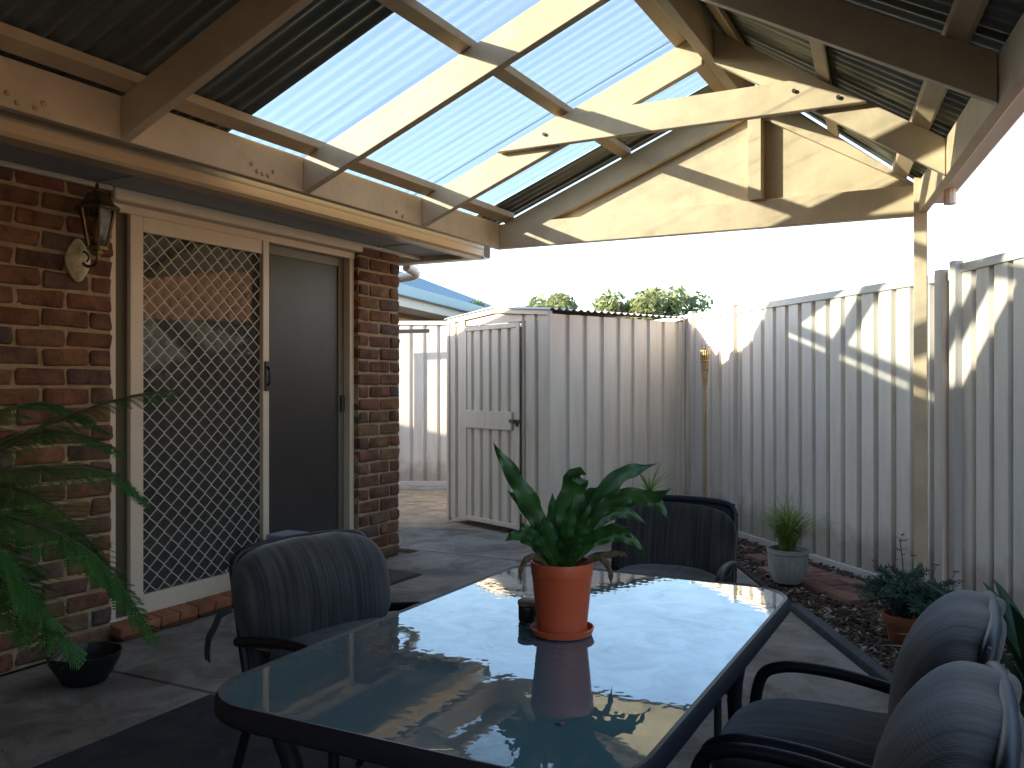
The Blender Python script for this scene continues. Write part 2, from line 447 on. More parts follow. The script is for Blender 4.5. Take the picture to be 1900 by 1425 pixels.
class MB:
    def __init__(s):
        s.v = []
        s.f = []
    def add(s, vs, fs):
        b = len(s.v)
        s.v += [tuple(v) for v in vs]
        s.f += [tuple(i + b for i in f) for f in fs]
        return s
    def box(s, x0, x1, y0, y1, z0, z1):
        return s.add([(x0, y0, z0), (x1, y0, z0), (x1, y1, z0), (x0, y1, z0), (x0, y0, z1), (x1, y0, z1), (x1, y1, z1), (x0, y1, z1)],
                     [(0, 3, 2, 1), (4, 5, 6, 7), (0, 1, 5, 4), (1, 2, 6, 5), (2, 3, 7, 6), (3, 0, 4, 7)])
    def hexa(s, a, b):
        """a, b: two matching quads (lists of 4 points), joined into a solid"""
        s.add(list(a) + list(b), [(0, 3, 2, 1), (4, 5, 6, 7), (0, 1, 5, 4), (1, 2, 6, 5), (2, 3, 7, 6), (3, 0, 4, 7)])
        return s
    def prism(s, poly, d):
        n = len(poly)
        d = Vector(d)
        p = [Vector(q) for q in poly]
        s.add(p + [q + d for q in p], [tuple(range(n - 1, -1, -1)), tuple(range(n, 2 * n))] +
              [(i, (i + 1) % n, n + (i + 1) % n, n + i) for i in range(n)])
        return s
    def bar(s, p, q, w, h, up=(0, 0, 1)):
        p, q = Vector(p), Vector(q)
        d = (q - p).normalized()
        r = d.cross(Vector(up)).normalized() * w / 2
        u = r.cross(d).normalized() * h / 2
        return s.hexa([p - r - u, p + r - u, p + r + u, p - r + u], [q - r - u, q + r - u, q + r + u, q - r + u])
    def tube(s, pts, r, n=8, cap=True, flat=1.0):
        pts = [Vector(p) for p in pts]
        rr = r if isinstance(r, (list, tuple)) else [r] * len(pts)
        ref = Vector((0, 0, 1))
        rings = []
        prev = None
        for i, p in enumerate(pts):
            d = (pts[min(i + 1, len(pts) - 1)] - pts[max(i - 1, 0)]).normalized()
            if prev is None:
                a = d.cross(ref)
                if a.length < 0.1:
                    a = d.cross(Vector((1, 0, 0)))
                a.normalize()
            else:
                a = (prev - d * prev.dot(d)).normalized()
            prev = a
            b = d.cross(a)
            rings.append([p + (a * cos(2 * pi * k / n) + b * sin(2 * pi * k / n) * flat) * rr[i] for k in range(n)])
        vs = [v for ring in rings for v in ring]
        fs = []
        for i in range(len(pts) - 1):
            for k in range(n):
                fs.append((i * n + k, i * n + (k + 1) % n, (i + 1) * n + (k + 1) % n, (i + 1) * n + k))
        if cap:
            fs.append(tuple(range(n - 1, -1, -1)))
            fs.append(tuple(range((len(pts) - 1) * n, len(pts) * n)))
        return s.add(vs, fs)
    def lathe(s, prof, n=24, c=(0, 0, 0), wob=None):
        vs, fs = [], []
        for (r, z) in prof:
            for k in range(n):
                a = 2 * pi * k / n
                q = r * (wob(a, z) if wob else 1)
                vs.append((c[0] + q * cos(a), c[1] + q * sin(a), c[2] + z))
        for i in range(len(prof) - 1):
            for k in range(n):
                fs.append((i * n + k, i * n + (k + 1) % n, (i + 1) * n + (k + 1) % n, (i + 1) * n + k))
        fs.append(tuple(range(n - 1, -1, -1)))
        fs.append(tuple(range((len(prof) - 1) * n, len(prof) * n)))
        return s.add(vs, fs)
    def grid(s, nu, nv, fn, close=False):
        vs = [fn(i / nu, j / nv) for j in range(nv + 1) for i in range(nu + 1)]
        fs = [(j * (nu + 1) + i, j * (nu + 1) + i + 1, (j + 1) * (nu + 1) + i + 1, (j + 1) * (nu + 1) + i) for j in range(nv) for i in range(nu)]
        return s.add(vs, fs)
    def mesh(s, name, m=None, bevel=0.0, smooth=False, inv=None, seg=1, merge=False, solid=0.0):
        me = bpy.data.meshes.new(name)
        me.from_pydata(s.v, [], s.f)
        if inv is not None:
            me.transform(inv)
        bm = bmesh.new()
        bm.from_mesh(me)
        if merge:
            bmesh.ops.remove_doubles(bm, verts=bm.verts, dist=1e-5)
        if solid:
            bmesh.ops.solidify(bm, geom=bm.faces[:], thickness=solid)
        else:
            bmesh.ops.recalc_face_normals(bm, faces=bm.faces)
        if bevel:
            es = [e for e in bm.edges if len(e.link_faces) == 2 and e.calc_face_angle(0) > 0.5]
            bmesh.ops.bevel(bm, geom=es, offset=bevel, segments=seg, profile=0.5, affect='EDGES')
        bm.to_mesh(me)
        bm.free()
        if smooth:
            me.polygons.foreach_set('use_smooth', [True] * len(me.polygons))
            try:
                me.set_sharp_from_angle(angle=radians(40))
            except Exception:
                pass
        if m:
            me.materials.append(M[m] if isinstance(m, str) else m)
        return me

def obj(name, me, parent=None):
    o = bpy.data.objects.new(name, me)
    COL.objects.link(o)
    if parent:
        o.parent = parent
    return o

def thing(name, label, cat, loc=(0, 0, 0), rotz=0.0, group=None):
    o = bpy.data.objects.new(name, None)
    COL.objects.link(o)
    o.empty_display_size = 0.1
    o.location = loc
    o.rotation_euler = (0, 0, rotz)
    tag(o, label, cat, group)
    WM[o.name] = Matrix.Translation(loc) @ Matrix.Rotation(rotz, 4, 'Z')
    return o

def tag(o, label, cat, group=None, kind=None):
    o['label'] = label
    o['category'] = cat
    if group:
        o['group'] = group
    if kind:
        o['kind'] = kind
    return o

def part(name, mb, m, parent, local=False, label=None, **kw):
    """one mesh part; its vertices are world points unless local"""
    root = WM[parent.name]
    me = mb.mesh(name, m, inv=None if local else root.inverted(), **kw)
    o = obj(name, me, parent)
    WM[o.name] = root
    if label:
        o['label'] = label
    return o

def put(name, me, parent, mtx, label=None):
    """a part that shares mesh data, placed by a world matrix"""
    o = obj(name, me, parent)
    o.matrix_local = WM[parent.name].inverted() @ mtx
    if label:
        o['label'] = label
    return o

def struct(name, mb, m, label=None, **kw):
    o = obj(name, mb.mesh(name, m, **kw))
    o['kind'] = 'structure'
    return o

def copy_tree(o, parent=None):
    c = o.copy()
    COL.objects.link(c)
    if parent:
        c.parent = parent
    for ch in list(o.children):
        copy_tree(ch, c)
    return c

def smooth_path(pts, n=6):
    """Catmull-Rom through the points"""
    P = [Vector(p) for p in pts]
    out = []
    for i in range(len(P) - 1):
        a = P[i - 1] if i else P[0] * 2 - P[1]
        b, c = P[i], P[i + 1]
        d = P[i + 2] if i + 2 < len(P) else P[-1] * 2 - P[-2]
        for k in range(n):
            t = k / n
            out.append(0.5 * ((2 * b) + (c - a) * t + (2 * a - 5 * b + 4 * c - d) * t * t + (3 * b - a - 3 * c + d) * t ** 3))
    out.append(P[-1])
    return out

# ------------------------------------------------------------------ ground
g = MB()
g.add([(-120, -120, -0.03), (120, -120, -0.03), (120, 160, -0.03), (-120, 160, -0.03)], [(0, 1, 2, 3)])
struct('ground', g, 'earth')

def bed_x(y):                       # edge between paving and garden bed
    return 3.9 - (y - 2.6) * 0.52
def slab(poly, z0=-0.09, z1=0.0):
    mb = MB().prism([(x, y, z0) for x, y in poly], (0, 0, z1 - z0))
    return struct('concrete_slab', mb, 'concrete', bevel=0.006)
slab([(0.012, -4), (7, -4), (bed_x(-2.0), -2.0), (bed_x(2.525), 2.525), (0.012, 2.525)])
slab([(0.012, 2.535), (bed_x(2.535), 2.535), (bed_x(5.39), 5.39), (0.012, 5.39)])
slab([(-0.9, 5.40), (bed_x(5.40), 5.40), (1.66, 6.9), (1.5, 7.4), (0.6, 6.35), (-0.5, 6.35), (-0.9, 6.2)])
pt = MB().prism([(-4.2, 5.9, -0.05), (-0.9, 5.6, -0.05), (-0.4, 6.36, -0.05), (0.6, 6.36, -0.05), (1.3, 7.6, -0.05), (-0.5, 9.4, -0.05), (-3.5, 9.0, -0.05)], (0, 0, 0.035))
struct('path', pt, 'dirt')
bedp = MB().prism([(bed_x(-1) + 0.03, -1, -0.08), (8, -1, -0.08), (3.9, 4.85, -0.08), (3.4, 5.6, -0.08), (1.5, 7.62, -0.08), (1.4, 7.45, -0.08)], (0, 0, 0.075))
struct('garden_bed', bedp, 'bed')

# ------------------------------------------------------------------ house
house = thing('brick_house', 'tumbled red brown brick house with sliding glass door and wide grey eaves', 'house', (0, 4, 0))
wall = MB()
wall.box(-0.12, -0.0105, 0.9, 2.808, 0, 2.135)
wall.box(-0.12, -0.0105, 4.697, 5.15, 0, 2.135)
wall.box(-9, -0.14, 5.02, 5.14, 0, 2.135)
wall.box(-0.12, -0.011, -7.0, 0.895, 0, 2.135)
part('mortar_wall', wall, 'mortar', house)
inside = MB()
inside.box(-3.2, -3.1, -7, 5, 0, 2.13)
inside.box(-3.1, -0.14, -7, 5.0, -0.02, 0.03)
part('room_shell', inside, 'inside', house)

def brick_mesh(name, L, W, Hh, m, seed, rough=0.007, bev=0.015):
    bm = bmesh.new()
    bmesh.ops.create_cube(bm, size=1.0)
    bmesh.ops.scale(bm, vec=(W, L, Hh), verts=bm.verts)
    bmesh.ops.bevel(bm, geom=bm.edges[:], offset=bev, segments=2, profile=0.6, affect='EDGES')
    rnd = random.Random(seed)
    for v in bm.verts:
        k = noise.noise_vector(Vector((v.co.x * 22 + seed * 3.1, v.co.y * 22, v.co.z * 22)))
        v.co += k * rough * 1.6 + Vector((rnd.uniform(-1, 1), rnd.uniform(-1, 1), rnd.uniform(-1, 1))) * rough * 0.35
    me = bpy.data.meshes.new(name)
    bm.to_mesh(me)
    bm.free()
    me.polygons.foreach_set('use_smooth', [True] * len(me.polygons))
    me.materials.append(M[m])
    return me
FULL = [brick_mesh('brick', 0.230, 0.098, 0.0735, 'brick', k) for k in range(7)]
HALF = [brick_mesh('brick_half', 0.108, 0.098, 0.0735, 'brick', k + 20) for k in range(4)]
CH = 0.0855
rb = random.Random(3)
def lay(y0, y1, course, x=-0.05):
    me = rb.choice(FULL if y1 - y0 > 0.17 else HALF)
    full = 0.231 if y1 - y0 > 0.17 else 0.109
    s = (y1 - y0 - 0.010) / full
    z = course * CH + CH / 2 + 0.001
    mt = Matrix.Translation((x + rb.uniform(-0.003, 0.005), (y0 + y1) / 2, z + rb.uniform(-0.002, 0.002))) @ \
        Matrix.Rotation(rb.uniform(-0.012, 0.012), 4, 'X') @ Matrix.Rotation(rb.uniform(-0.02, 0.02), 4, 'Z') @ Matrix.Diagonal((1, s, 1, 1))
    if rb.random() < 0.5:
        mt = mt @ Matrix.Rotation(pi, 4, 'X')
    put('brick', me, house, mt)
for c in range(25):
    # left of the door, from the jamb outwards
    y = 2.815
    k = 0
    while y > 1.35:
        L = 0.12 if (c % 2 and k == 0) else 0.24
        lay(y - L, y, c)
        y -= L
        k += 1
    # pier between door and house corner
    if c % 2 == 0:
        lay(4.69, 4.925, c); lay(4.925, 5.16, c)
    else:
        lay(4.69, 4.808, c); lay(4.808, 5.042, c); lay(5.042, 5.16, c)

blocker = MB()  # unseen wall added behind the camera to block sky light
blocker.box(0.0, 7.6, -5.2, -5.0, 0, 2.6)
part('blocker_wall', blocker, 'nb_wall', house)
# brick door step: row of sloping bricks on edge, and a rough course below
STEP = brick_mesh('sill_brick', 0.110, 0.13, 0.045, 'sill', 51, 0.0015, 0.006)
BASE = brick_mesh('sill_brick', 0.226, 0.10, 0.034, 'brick', 52, 0.004, 0.008)
y = 2.80
while y < 4.69:
    put('sill_brick', STEP, house, Matrix.Translation((0.005, y + 0.058, 0.055)) @ Matrix.Rotation(radians(5), 4, 'Y'))
    y += 0.1165
y = 2.82
while y < 4.6:
    put('sill_brick', BASE, house, Matrix.Translation((0.0, y + 0.117, 0.017)))
    y += 0.236

# eaves
sf = MB().box(-0.14, 0.395, -7.3, 5.42, 2.136, 2.144)
sfo = part('soffit', sf, 'soffit', house)
jn = MB()
for yy in (0.5, 2.70, 4.86):
    jn.box(0.0, 0.393, yy, yy + 0.018, 2.131, 2.1355)
part('joint_strip', jn, 'soffit', sfo)
part('soffit_bead', MB().box(-0.004, 0.022, -7.2, 2.80, 2.112, 2.1355), 'bead', house, bevel=0.004)
part('soffit_bead', MB().box(-0.004, 0.022, 4.70, 5.40, 2.112, 2.1355), 'bead', house, bevel=0.004)
part('lintel_trim', MB().box(-0.06, 0.030, 2.803, 4.697, 2.075, 2.135), 'bead', house, bevel=0.006)
part('fascia', MB().box(0.396, 0.416, -7.3, 5.43, 2.10, 2.27), 'cream', house, bevel=0.002)
def gutter_mb(p, q, out, w=0.105, h=0.115):
    p, q, out = Vector(p), Vector(q), Vector(out)
    prof = [(0, h), (0, 0.012), (0.012, 0), (w - 0.02, 0), (w - 0.004, 0.014), (w - 0.004, 0.055), (w, 0.065), (w, h - 0.012), (w - 0.006, h), (w - 0.016, h),
            (w - 0.016, h - 0.012), (w - 0.008, 0.068), (w - 0.008, 0.02), (w - 0.02, 0.008), (0.012, 0.008), (0.008, 0.014), (0.008, h)]
    mb = MB()
    mb.prism([p + out * a + Vector((0, 0, b)) for a, b in prof], q - p)
    return mb
part('gutter', gutter_mb((0.417, -7.3, 2.098), (0.417, 5.43, 2.098), (1, 0, 0)), 'gutter', house)
part('gutter', gutter_mb((-9.0, 5.432, 2.098), (0.52, 5.432, 2.098), (0, 1, 0)), 'white_pvc', house)
part('fascia', MB().box(-9, 0.395, 5.405, 5.428, 2.10, 2.27), 'cream', house)
part('soffit', MB().box(-9, -0.142, 5.142, 5.404, 2.137, 2.143), 'soffit', house)
part('downpipe_elbow', MB().tube(smooth_path([(-0.62, 5.75, 2.03), (-0.30, 5.72, 2.045), (-0.20, 5.66, 2.06), (-0.20, 5.53, 2.09)], 4), 0.036, 10), 'white_pvc', house, smooth=True)
rf = MB()
e = [(0.52, -7.4, 2.235), (0.52, 5.53, 2.235), (-9.2, 5.53, 2.235), (-9.2, -7.4, 2.235)]
r1, r2 = (-4.34, 1.0, 2.235 + 4.86 * 0.35), (-4.34, -2.9, 2.235 + 4.86 * 0.35)
rf.add(e + [r1, r2], [(0, 1, 4, 5), (1, 2, 4), (2, 3, 5, 4), (3, 0, 5), (3, 2, 1, 0)])
part('roof', rf, 'roof_tile', house)

# sliding door
df = MB()
df.box(-0.118, -0.040, 2.818, 2.862, 0.07, 2.07)
df.box(-0.118, -0.040, 4.645, 4.690, 0.07, 2.07)
df.box(-0.118, -0.035, 2.818, 4.690, 2.032, 2.074)
df.box(-0.118, -0.030, 2.818, 4.690, 0.062, 0.088)
part('door_frame', df, 'frame', house, bevel=0.003)
jb = MB().box(-0.116, -0.062, 2.863, 2.935, 0.088, 2.031)
part('jamb', jb, 'frame_shaded', house)
sd = MB()
Y0, Y1, Z0, Z1 = 2.936, 3.885, 0.089, 2.031
XF, XB = -0.030, -0.056
sd.box(XB, XF, Y0, Y0 + 0.075, Z0, Z1)
sd.box(XB, XF, Y1 - 0.030, Y1, Z0, Z1)
sd.box(XB, XF + 0.006, Y1 - 0.055, Y1 - 0.031, Z0, Z1)
sd.box(XB, XF - 0.001, Y0 + 0.075, Y1 - 0.055, Z1 - 0.075, Z1)
sd.box(XB, XF - 0.001, Y0 + 0.075, Y1 - 0.055, Z0, Z0 + 0.085)
screen = part('screen_door', sd, 'frame', house, bevel=0.002)
# diamond grille: crossing strands clipped to the opening
gy0, gy1, gz0, gz1 = Y0 + 0.076, Y1 - 0.056, Z0 + 0.086, Z1 - 0.076
gr = MB()
py, pz = 0.089, 0.083
ny = int((gy1 - gy0) / py * 2) + 2
nz = int((gz1 - gz0) / pz * 2) + 2
def node(i, j):
    return (gy0 + i * py / 2, gz0 + j * pz / 2)
for i in range(ny):
    for j in range(nz):
        if (i + j) % 2:
            continue
        a = node(i, j)
        for di, sgn in ((1, 1), (-1, -1)):
            b = node(i + di, j + 1)
            if min(a[0], b[0]) < gy0 - 1e-4 or max(a[0], b[0]) > gy1 + py / 2 or b[1] > gz1 + pz / 2:
                continue
            pts = []
            for t in (0.0, 0.16, 0.5, 0.84, 1.0):
                tt = t
                bow = {0.0: 0, 0.16: -0.05, 0.5: 0, 0.84: 0.05, 1.0: 0}[t]
                yy = a[0] + (b[0] - a[0]) * (t + bow)
                zz = a[1] + (b[1] - a[1]) * t
                pts.append((yy, min(zz, gz1)))
            for (p, q) in zip(pts[:-1], pts[1:]):
                if p[0] > gy1 or q[0] > gy1 or p[0] < gy0 or q[0] < gy0:
                    continue
                gr.bar((-0.0405 + 0.0012 * sgn, p[0], p[1]), (-0.0405 + 0.0012 * sgn, q[0], q[1]), 0.0047, 0.0022, up=(1, 0, 0))
part('diamond_grille', gr, 'grille', screen)
part('fly_mesh', MB().add([(-0.048, gy0, gz0), (-0.048, gy1, gz0), (-0.048, gy1, gz1), (-0.048, gy0, gz1)], [(0, 1, 2, 3)]), 'flymesh', screen)
hd = MB()
hd.box(-0.029, -0.012, Y1 - 0.046, Y1 - 0.004, 1.17, 1.34)
hd.tube(smooth_path([(-0.012, Y1 - 0.034, 1.20), (0.006, Y1 - 0.034, 1.225), (0.006, Y1 - 0.034, 1.285), (-0.012, Y1 - 0.034, 1.31)], 4), 0.008, 8)
hd.box(-0.012, -0.006, Y1 - 0.018, Y1 - 0.008, 1.235, 1.275)
part('handle', hd, 'black', screen, bevel=0.003)
# glass door behind the screen
sl = MB()
def gframe(mb, ya, yb, x0, x1, st=0.055):
    mb.box(x0, x1, ya, ya + st, 0.089, 2.030)
    mb.box(x0, x1, yb - st, yb, 0.089, 2.030)
    mb.box(x0 + 0.001, x1 - 0.001, ya + st, yb - st, 1.975, 2.030)
    mb.box(x0 + 0.001, x1 - 0.001, ya + st, yb - st, 0.089, 0.15)
gframe(sl, 2.937, 3.92, -0.082, -0.062)
slide = part('sliding_door', sl, 'frame_grey', house, bevel=0.002)
part('pane', MB().box(-0.075, -0.070, 2.992, 3.865, 0.15, 1.975), 'pane', slide)
sl2 = MB()
gframe(sl2, 3.86, 4.644, -0.110, -0.088)
slide2 = part('sliding_door', sl2, 'frame_grey', house, bevel=0.002)
part('pane', MB().box(-0.102, -0.097, 3.915, 4.589, 0.15, 1.975), 'dim_doorway', slide2)  # opaque sheet, coloured dark in place of a view into the dim room
part('latch', MB().box(-0.088, -0.070, 4.602, 4.632, 1.03, 1.135), 'black', slide2, bevel=0.004)
bl = MB()
bl.grid(150, 1, lambda u, v: (-0.19 + 0.012 * sin(u * 150 * 0.9) + 0.006 * sin(u * 37), 2.80 + u * 1.95, 0.06 + 1.99 * v))
part('curtain', bl, 'blind', house, smooth=True)

# ------------------------------------------------------------------ pergola
PB = 3.3
TS = 0.1727
def xr(y):                          # inner face of the skewed outer beam
    return PB + TS * (5.42 - y)
perg = thing('gable_pergola', 'cream timber gable pergola with dark corrugated roof and a clear skylight bay', 'pergola', (2.0, 2.0, 0))
YA, YG = -4.6, 5.45
part('beam', MB().box(0.622, 0.668, YA, YG - 0.052, 2.15, 2.32), 'cream', perg, bevel=0.003)
b2 = MB()
ya, yb = YA, 5.46
b2.hexa([(xr(ya), ya, 2.15), (xr(ya) + 0.046, ya, 2.15), (xr(ya) + 0.046, ya, 2.32), (xr(ya), ya, 2.32)],
        [(xr(yb), yb, 2.15), (xr(yb) + 0.046, yb, 2.15), (xr(yb) + 0.046, yb, 2.32), (xr(yb), yb, 2.32)])
part('beam', b2, 'cream', perg, bevel=0.003)
part('ridge_beam', MB().box(2.362, 2.418, YA, YG - 0.06, 2.855, 3.035), 'cream', perg, bevel=0.003)
TR = [-3.98, -2.93, -1.88, -0.83, 0.22, 1.27, 2.32, 3.37, 4.42]
Zf, RD = 2.15, 0.165
mL = (2.83 - Zf) / (2.36 - 0.67)
def rafter_left(y, th=0.045):
    mb = MB()
    prof = [(0.670, Zf), (2.360, Zf + mL * 1.69), (2.360, Zf + mL * 1.69 + RD), (0.670, Zf + RD)]
    return mb.prism([(x, y, z) for x, z in prof], (0, th, 0))
def rafter_right(y, th=0.045):
    mb = MB()
    x1 = xr(y) - 0.004
    prof = [(2.420, Zf + mL * 1.69), (x1, Zf), (x1, Zf + RD), (2.420, Zf + mL * 1.69 + RD)]
    return mb.prism([(x, y, z) for x, z in prof], (0, th, 0))
for y in TR:
    part('rafter', rafter_left(y), 'cream', perg, bevel=0.003)
    part('rafter', rafter_right(y), 'cream', perg, bevel=0.003)
def zl(x):                          # rafter tops, left slope
    return Zf + RD + mL * (x - 0.67)
def zr(x, y):
    return Zf + RD + mL * 1.69 * (xr(y) - x) / (xr(y) - 2.42)
# battens carrying the sheets
for x, w in ((0.728, 0.070), (1.585, 0.06), (2.25, 0.06)):
    s = sqrt(1 + mL * mL)
    mb = MB()
    a = [(x - w / 2, zl(x - w / 2) + 0.002), (x + w / 2, zl(x + w / 2) + 0.002), (x + w / 2, zl(x + w / 2) + 0.042), (x - w / 2, zl(x - w / 2) + 0.042)]
    mb.prism([(p, YA, z) for p, z in a], (0, YG - 0.015 - YA, 0))
    part('batten', mb, 'batten', perg, bevel=0.002)
for f in (0.09, 0.5, 0.90):
    mb = MB()
    def sec(y):
        L = xr(y) - 2.42
        x = 2.42 + L * f
        h = 0.032 if f < 0.9 else 0.036
        return [(x - h, y, zr(x - h, y) + 0.002), (x + h, y, zr(x + h, y) + 0.002), (x + h, y, zr(x + h, y) + 0.042), (x - h, y, zr(x - h, y) + 0.042)]
    mb.hexa(sec(YA), sec(YG - 0.015))
    part('batten', mb, 'batten', perg, bevel=0.002)
# corrugated sheets
PITCH = 0.076
def sheet_left(y0, y1, m, name, lift=0.0, amp=0.008):
    nper = 10
    nu = max(8, int(round((y1 - y0) / PITCH * nper)))
    def fn(u, v):
        y = y0 + (y1 - y0) * u
        x = 0.385 + (2.42 - 0.385) * v
        return (x, y, zl(x) + 0.054 + lift + amp * cos(2 * pi * y / PITCH))
    return part(name, MB().grid(nu, 2, fn), m, perg, smooth=True)
def sheet_right(y0, y1, m, name):
    nu = int(round((y1 - y0) / PITCH * 10))
    def fn(u, v):
        y = y0 + (y1 - y0) * u
        x = 2.36 + (xr(y) + 0.09 - 2.36) * v
        return (x, y, zr(x, y) + 0.054 + 0.008 * cos(2 * pi * y / PITCH))
    return part(name, MB().grid(nu, 2, fn), m, perg, smooth=True)
CL0, CL1 = 2.93, 5.18
y = CL0
while y > YA + 0.1:
    sheet_left(max(YA, y - 0.765), y, 'roofsheet', 'roof_sheet')
    y -= 0.76
n = 3
for k in range(n):
    y0 = CL0 + (CL1 - CL0) * k / n
    sheet_left(y0 + 0.001, y0 + (CL1 - CL0) / n + (0.012 if k < n - 1 else 0), 'clear', 'clear_sheet', lift=0.003 + 0.002 * k, amp=0.0045)
sheet_left(CL1, YG + 0.05, 'roofsheet', 'roof_sheet', lift=-0.0015)
y = YG + 0.05
while y > YA + 0.1:
    sheet_right(max(YA, y - 0.765), y, 'roofsheet', 'roof_sheet')
    y -= 0.76
part('ridge_cap', MB().prism([(2.18, YA, 3.075 - 0.03), (2.39, YA, 3.125), (2.60, YA, 3.075 - 0.045), (2.60, YA, 3.073 - 0.045), (2.39, YA, 3.122), (2.18, YA, 3.072 - 0.03)], (0, YG + 0.05 - YA, 0)), 'roofsheet', perg)
# collar tie bolted to the front of the last truss
ct = MB()
zt, zb = 2.655, 2.515
xl = 0.67 + (zb - Zf) / mL
def xrr(z, y):
    return xr(y) - (z - Zf) / (mL * 1.69) * (xr(y) - 2.42)
yy = 4.373
zt = 2.665
def xtl(z):
    return 0.67 + (z - Zf - RD) / mL + 0.03
def xtr(z):
    return xr(4.42) - (z - Zf - RD) / (mL * 1.69) * (xr(4.42) - 2.42) - 0.02
ct.prism([(xtl(zb), yy, zb), (xtr(zb), yy, zb), (xtr(zt), yy, zt), (xtl(zt), yy, zt)], (0, 0.045, 0))
tie = part('collar_tie', ct, 'cream', perg, bevel=0.003)
bt = MB()
for (x, z) in ((1.50, 2.575), (2.82, 2.61), (3.02, 2.55)):
    bt.tube([(x, 4.360, z), (x, 4.374, z)], 0.010, 8)
part('bolt', bt, 'darksteel', tie)
# gable end
yg = YG - 0.05
gp = MB()
gp.prism([(0.68, YG + 0.015, 2.16), (xr(YG) , YG + 0.015, 2.16), (xr(YG), YG + 0.015, 2.335), (2.42, YG + 0.015, 3.02), (2.36, YG + 0.015, 3.02), (0.68, YG + 0.015, 2.335)], (0, 0.012, 0))
part('gable_panel', gp, 'cream', perg)
part('gable_beam', MB().box(0.624, xr(5.42) - 0.002, yg, yg + 0.062, 2.15, 2.318), 'cream', perg, bevel=0.003)
def raise_(mb, dz):
    mb.v = [(a, b, c + dz) for a, b, c in mb.v]
    return mb
gl_ = MB().prism([(1.05, yg + 0.012, 2.3185), (2.36, yg + 0.012, Zf + mL * 1.69), (2.36, yg + 0.012, Zf + mL * 1.69 + RD), (0.70, yg + 0.012, Zf + RD + 0.012), (0.70, yg + 0.012, 2.3185)], (0, 0.045, 0))
part('rafter', gl_, 'cream', perg, bevel=0.002)
x1 = xr(yg + 0.03) - 0.006
grr = MB().prism([(2.42, yg + 0.012, Zf + mL * 1.69), (x1, yg + 0.012, 2.3185), (x1, yg + 0.012, 2.33), (2.42, yg + 0.012, Zf + mL * 1.69 + RD)], (0, 0.045, 0))
part('rafter', grr, 'cream', perg, bevel=0.002)
part('king_post', MB().box(2.378, 2.458, yg - 0.034, yg + 0.058, 2.3185, 2.87), 'cream', perg, bevel=0.003)
# outer post, gutter and its clip
part('post', MB().box(3.290, 3.358, 5.322, 5.396, -0.04, 2.345), 'cream', perg, bevel=0.003)
M['pale_gutter'] = mat('pale_gutter_paint', (0.62, 0.56, 0.50), 0.4, 0.05)
gt = gutter_mb((xr(YA) + 0.05, YA, 2.205), (xr(5.40) + 0.05, 5.40, 2.205), Vector((1, TS, 0)).normalized(), 0.12, 0.115)
part('gutter', gt, 'pale_gutter', perg)
part('gutter_outlet', MB().tube([(xr(5.05) + 0.11, 5.05, 2.13), (xr(5.05) + 0.11, 5.05, 2.205)], 0.03, 10), 'pale_gutter', perg)
for (yy, zz) in [(1.87, 2.198), (1.906, 2.174), (1.971, 2.175), (2.003, 2.199), (3.019, 2.211), (3.053, 2.184), (3.123, 2.179), (3.159, 2.206), (3.088, 2.181), (4.16, 2.19), (4.22, 2.175)]:
    part('bolt', MB().lathe([(0.011, 0), (0.011, 0.004), (0.006, 0.008)], 8), 'batten', perg, local=True)
    ob = COL.objects[-1]
    ob.matrix_local = WM[perg.name].inverted() @ Matrix.Translation((0.668, yy, zz)) @ Matrix.Rotation(pi / 2, 4, 'Y')

# ------------------------------------------------------------------ fences
def rib_sheet(p, q, z0, z1, out, phase=0.0, pitch=0.16, depth=0.028, pan=0.112):
    """one ribbed steel sheet from p to q (xy); out = +1/-1 which side the pans face"""
    p, q = Vector((p[0], p[1], 0)), Vector((q[0], q[1], 0))
    d = (q - p)
    L = d.length
    d.normalize()
    nrm = Vector((-d.y, d.x, 0)) * out
    prof = []
    s = -phase
    while s < L + pitch:
        for ds, dep in ((0.0, 0), (pan, 0), (pan + 0.010, depth), (pitch - 0.010, depth)):
            prof.append((s + ds, dep))
        s += pitch
    prof = [(max(0, min(L, a)), b) for a, b in prof if -pitch <= a <= L + pitch]
    clean = []
    for a in prof:
        if clean and abs(clean[-1][0] - a[0]) < 1e-6:
            clean[-1] = a
        else:
            clean.append(a)
    mb = MB()
    vs, fs = [], []
    for a, b in clean:
        base = p + d * a - nrm * b
        vs.append(base + Vector((0, 0, z0)))
        vs.append(base + Vector((0, 0, z1)))
    for i in range(len(clean) - 1):
        fs.append((2 * i, 2 * i + 2, 2 * i + 3, 2 * i + 1))
    mb.add(vs, fs)
    return mb

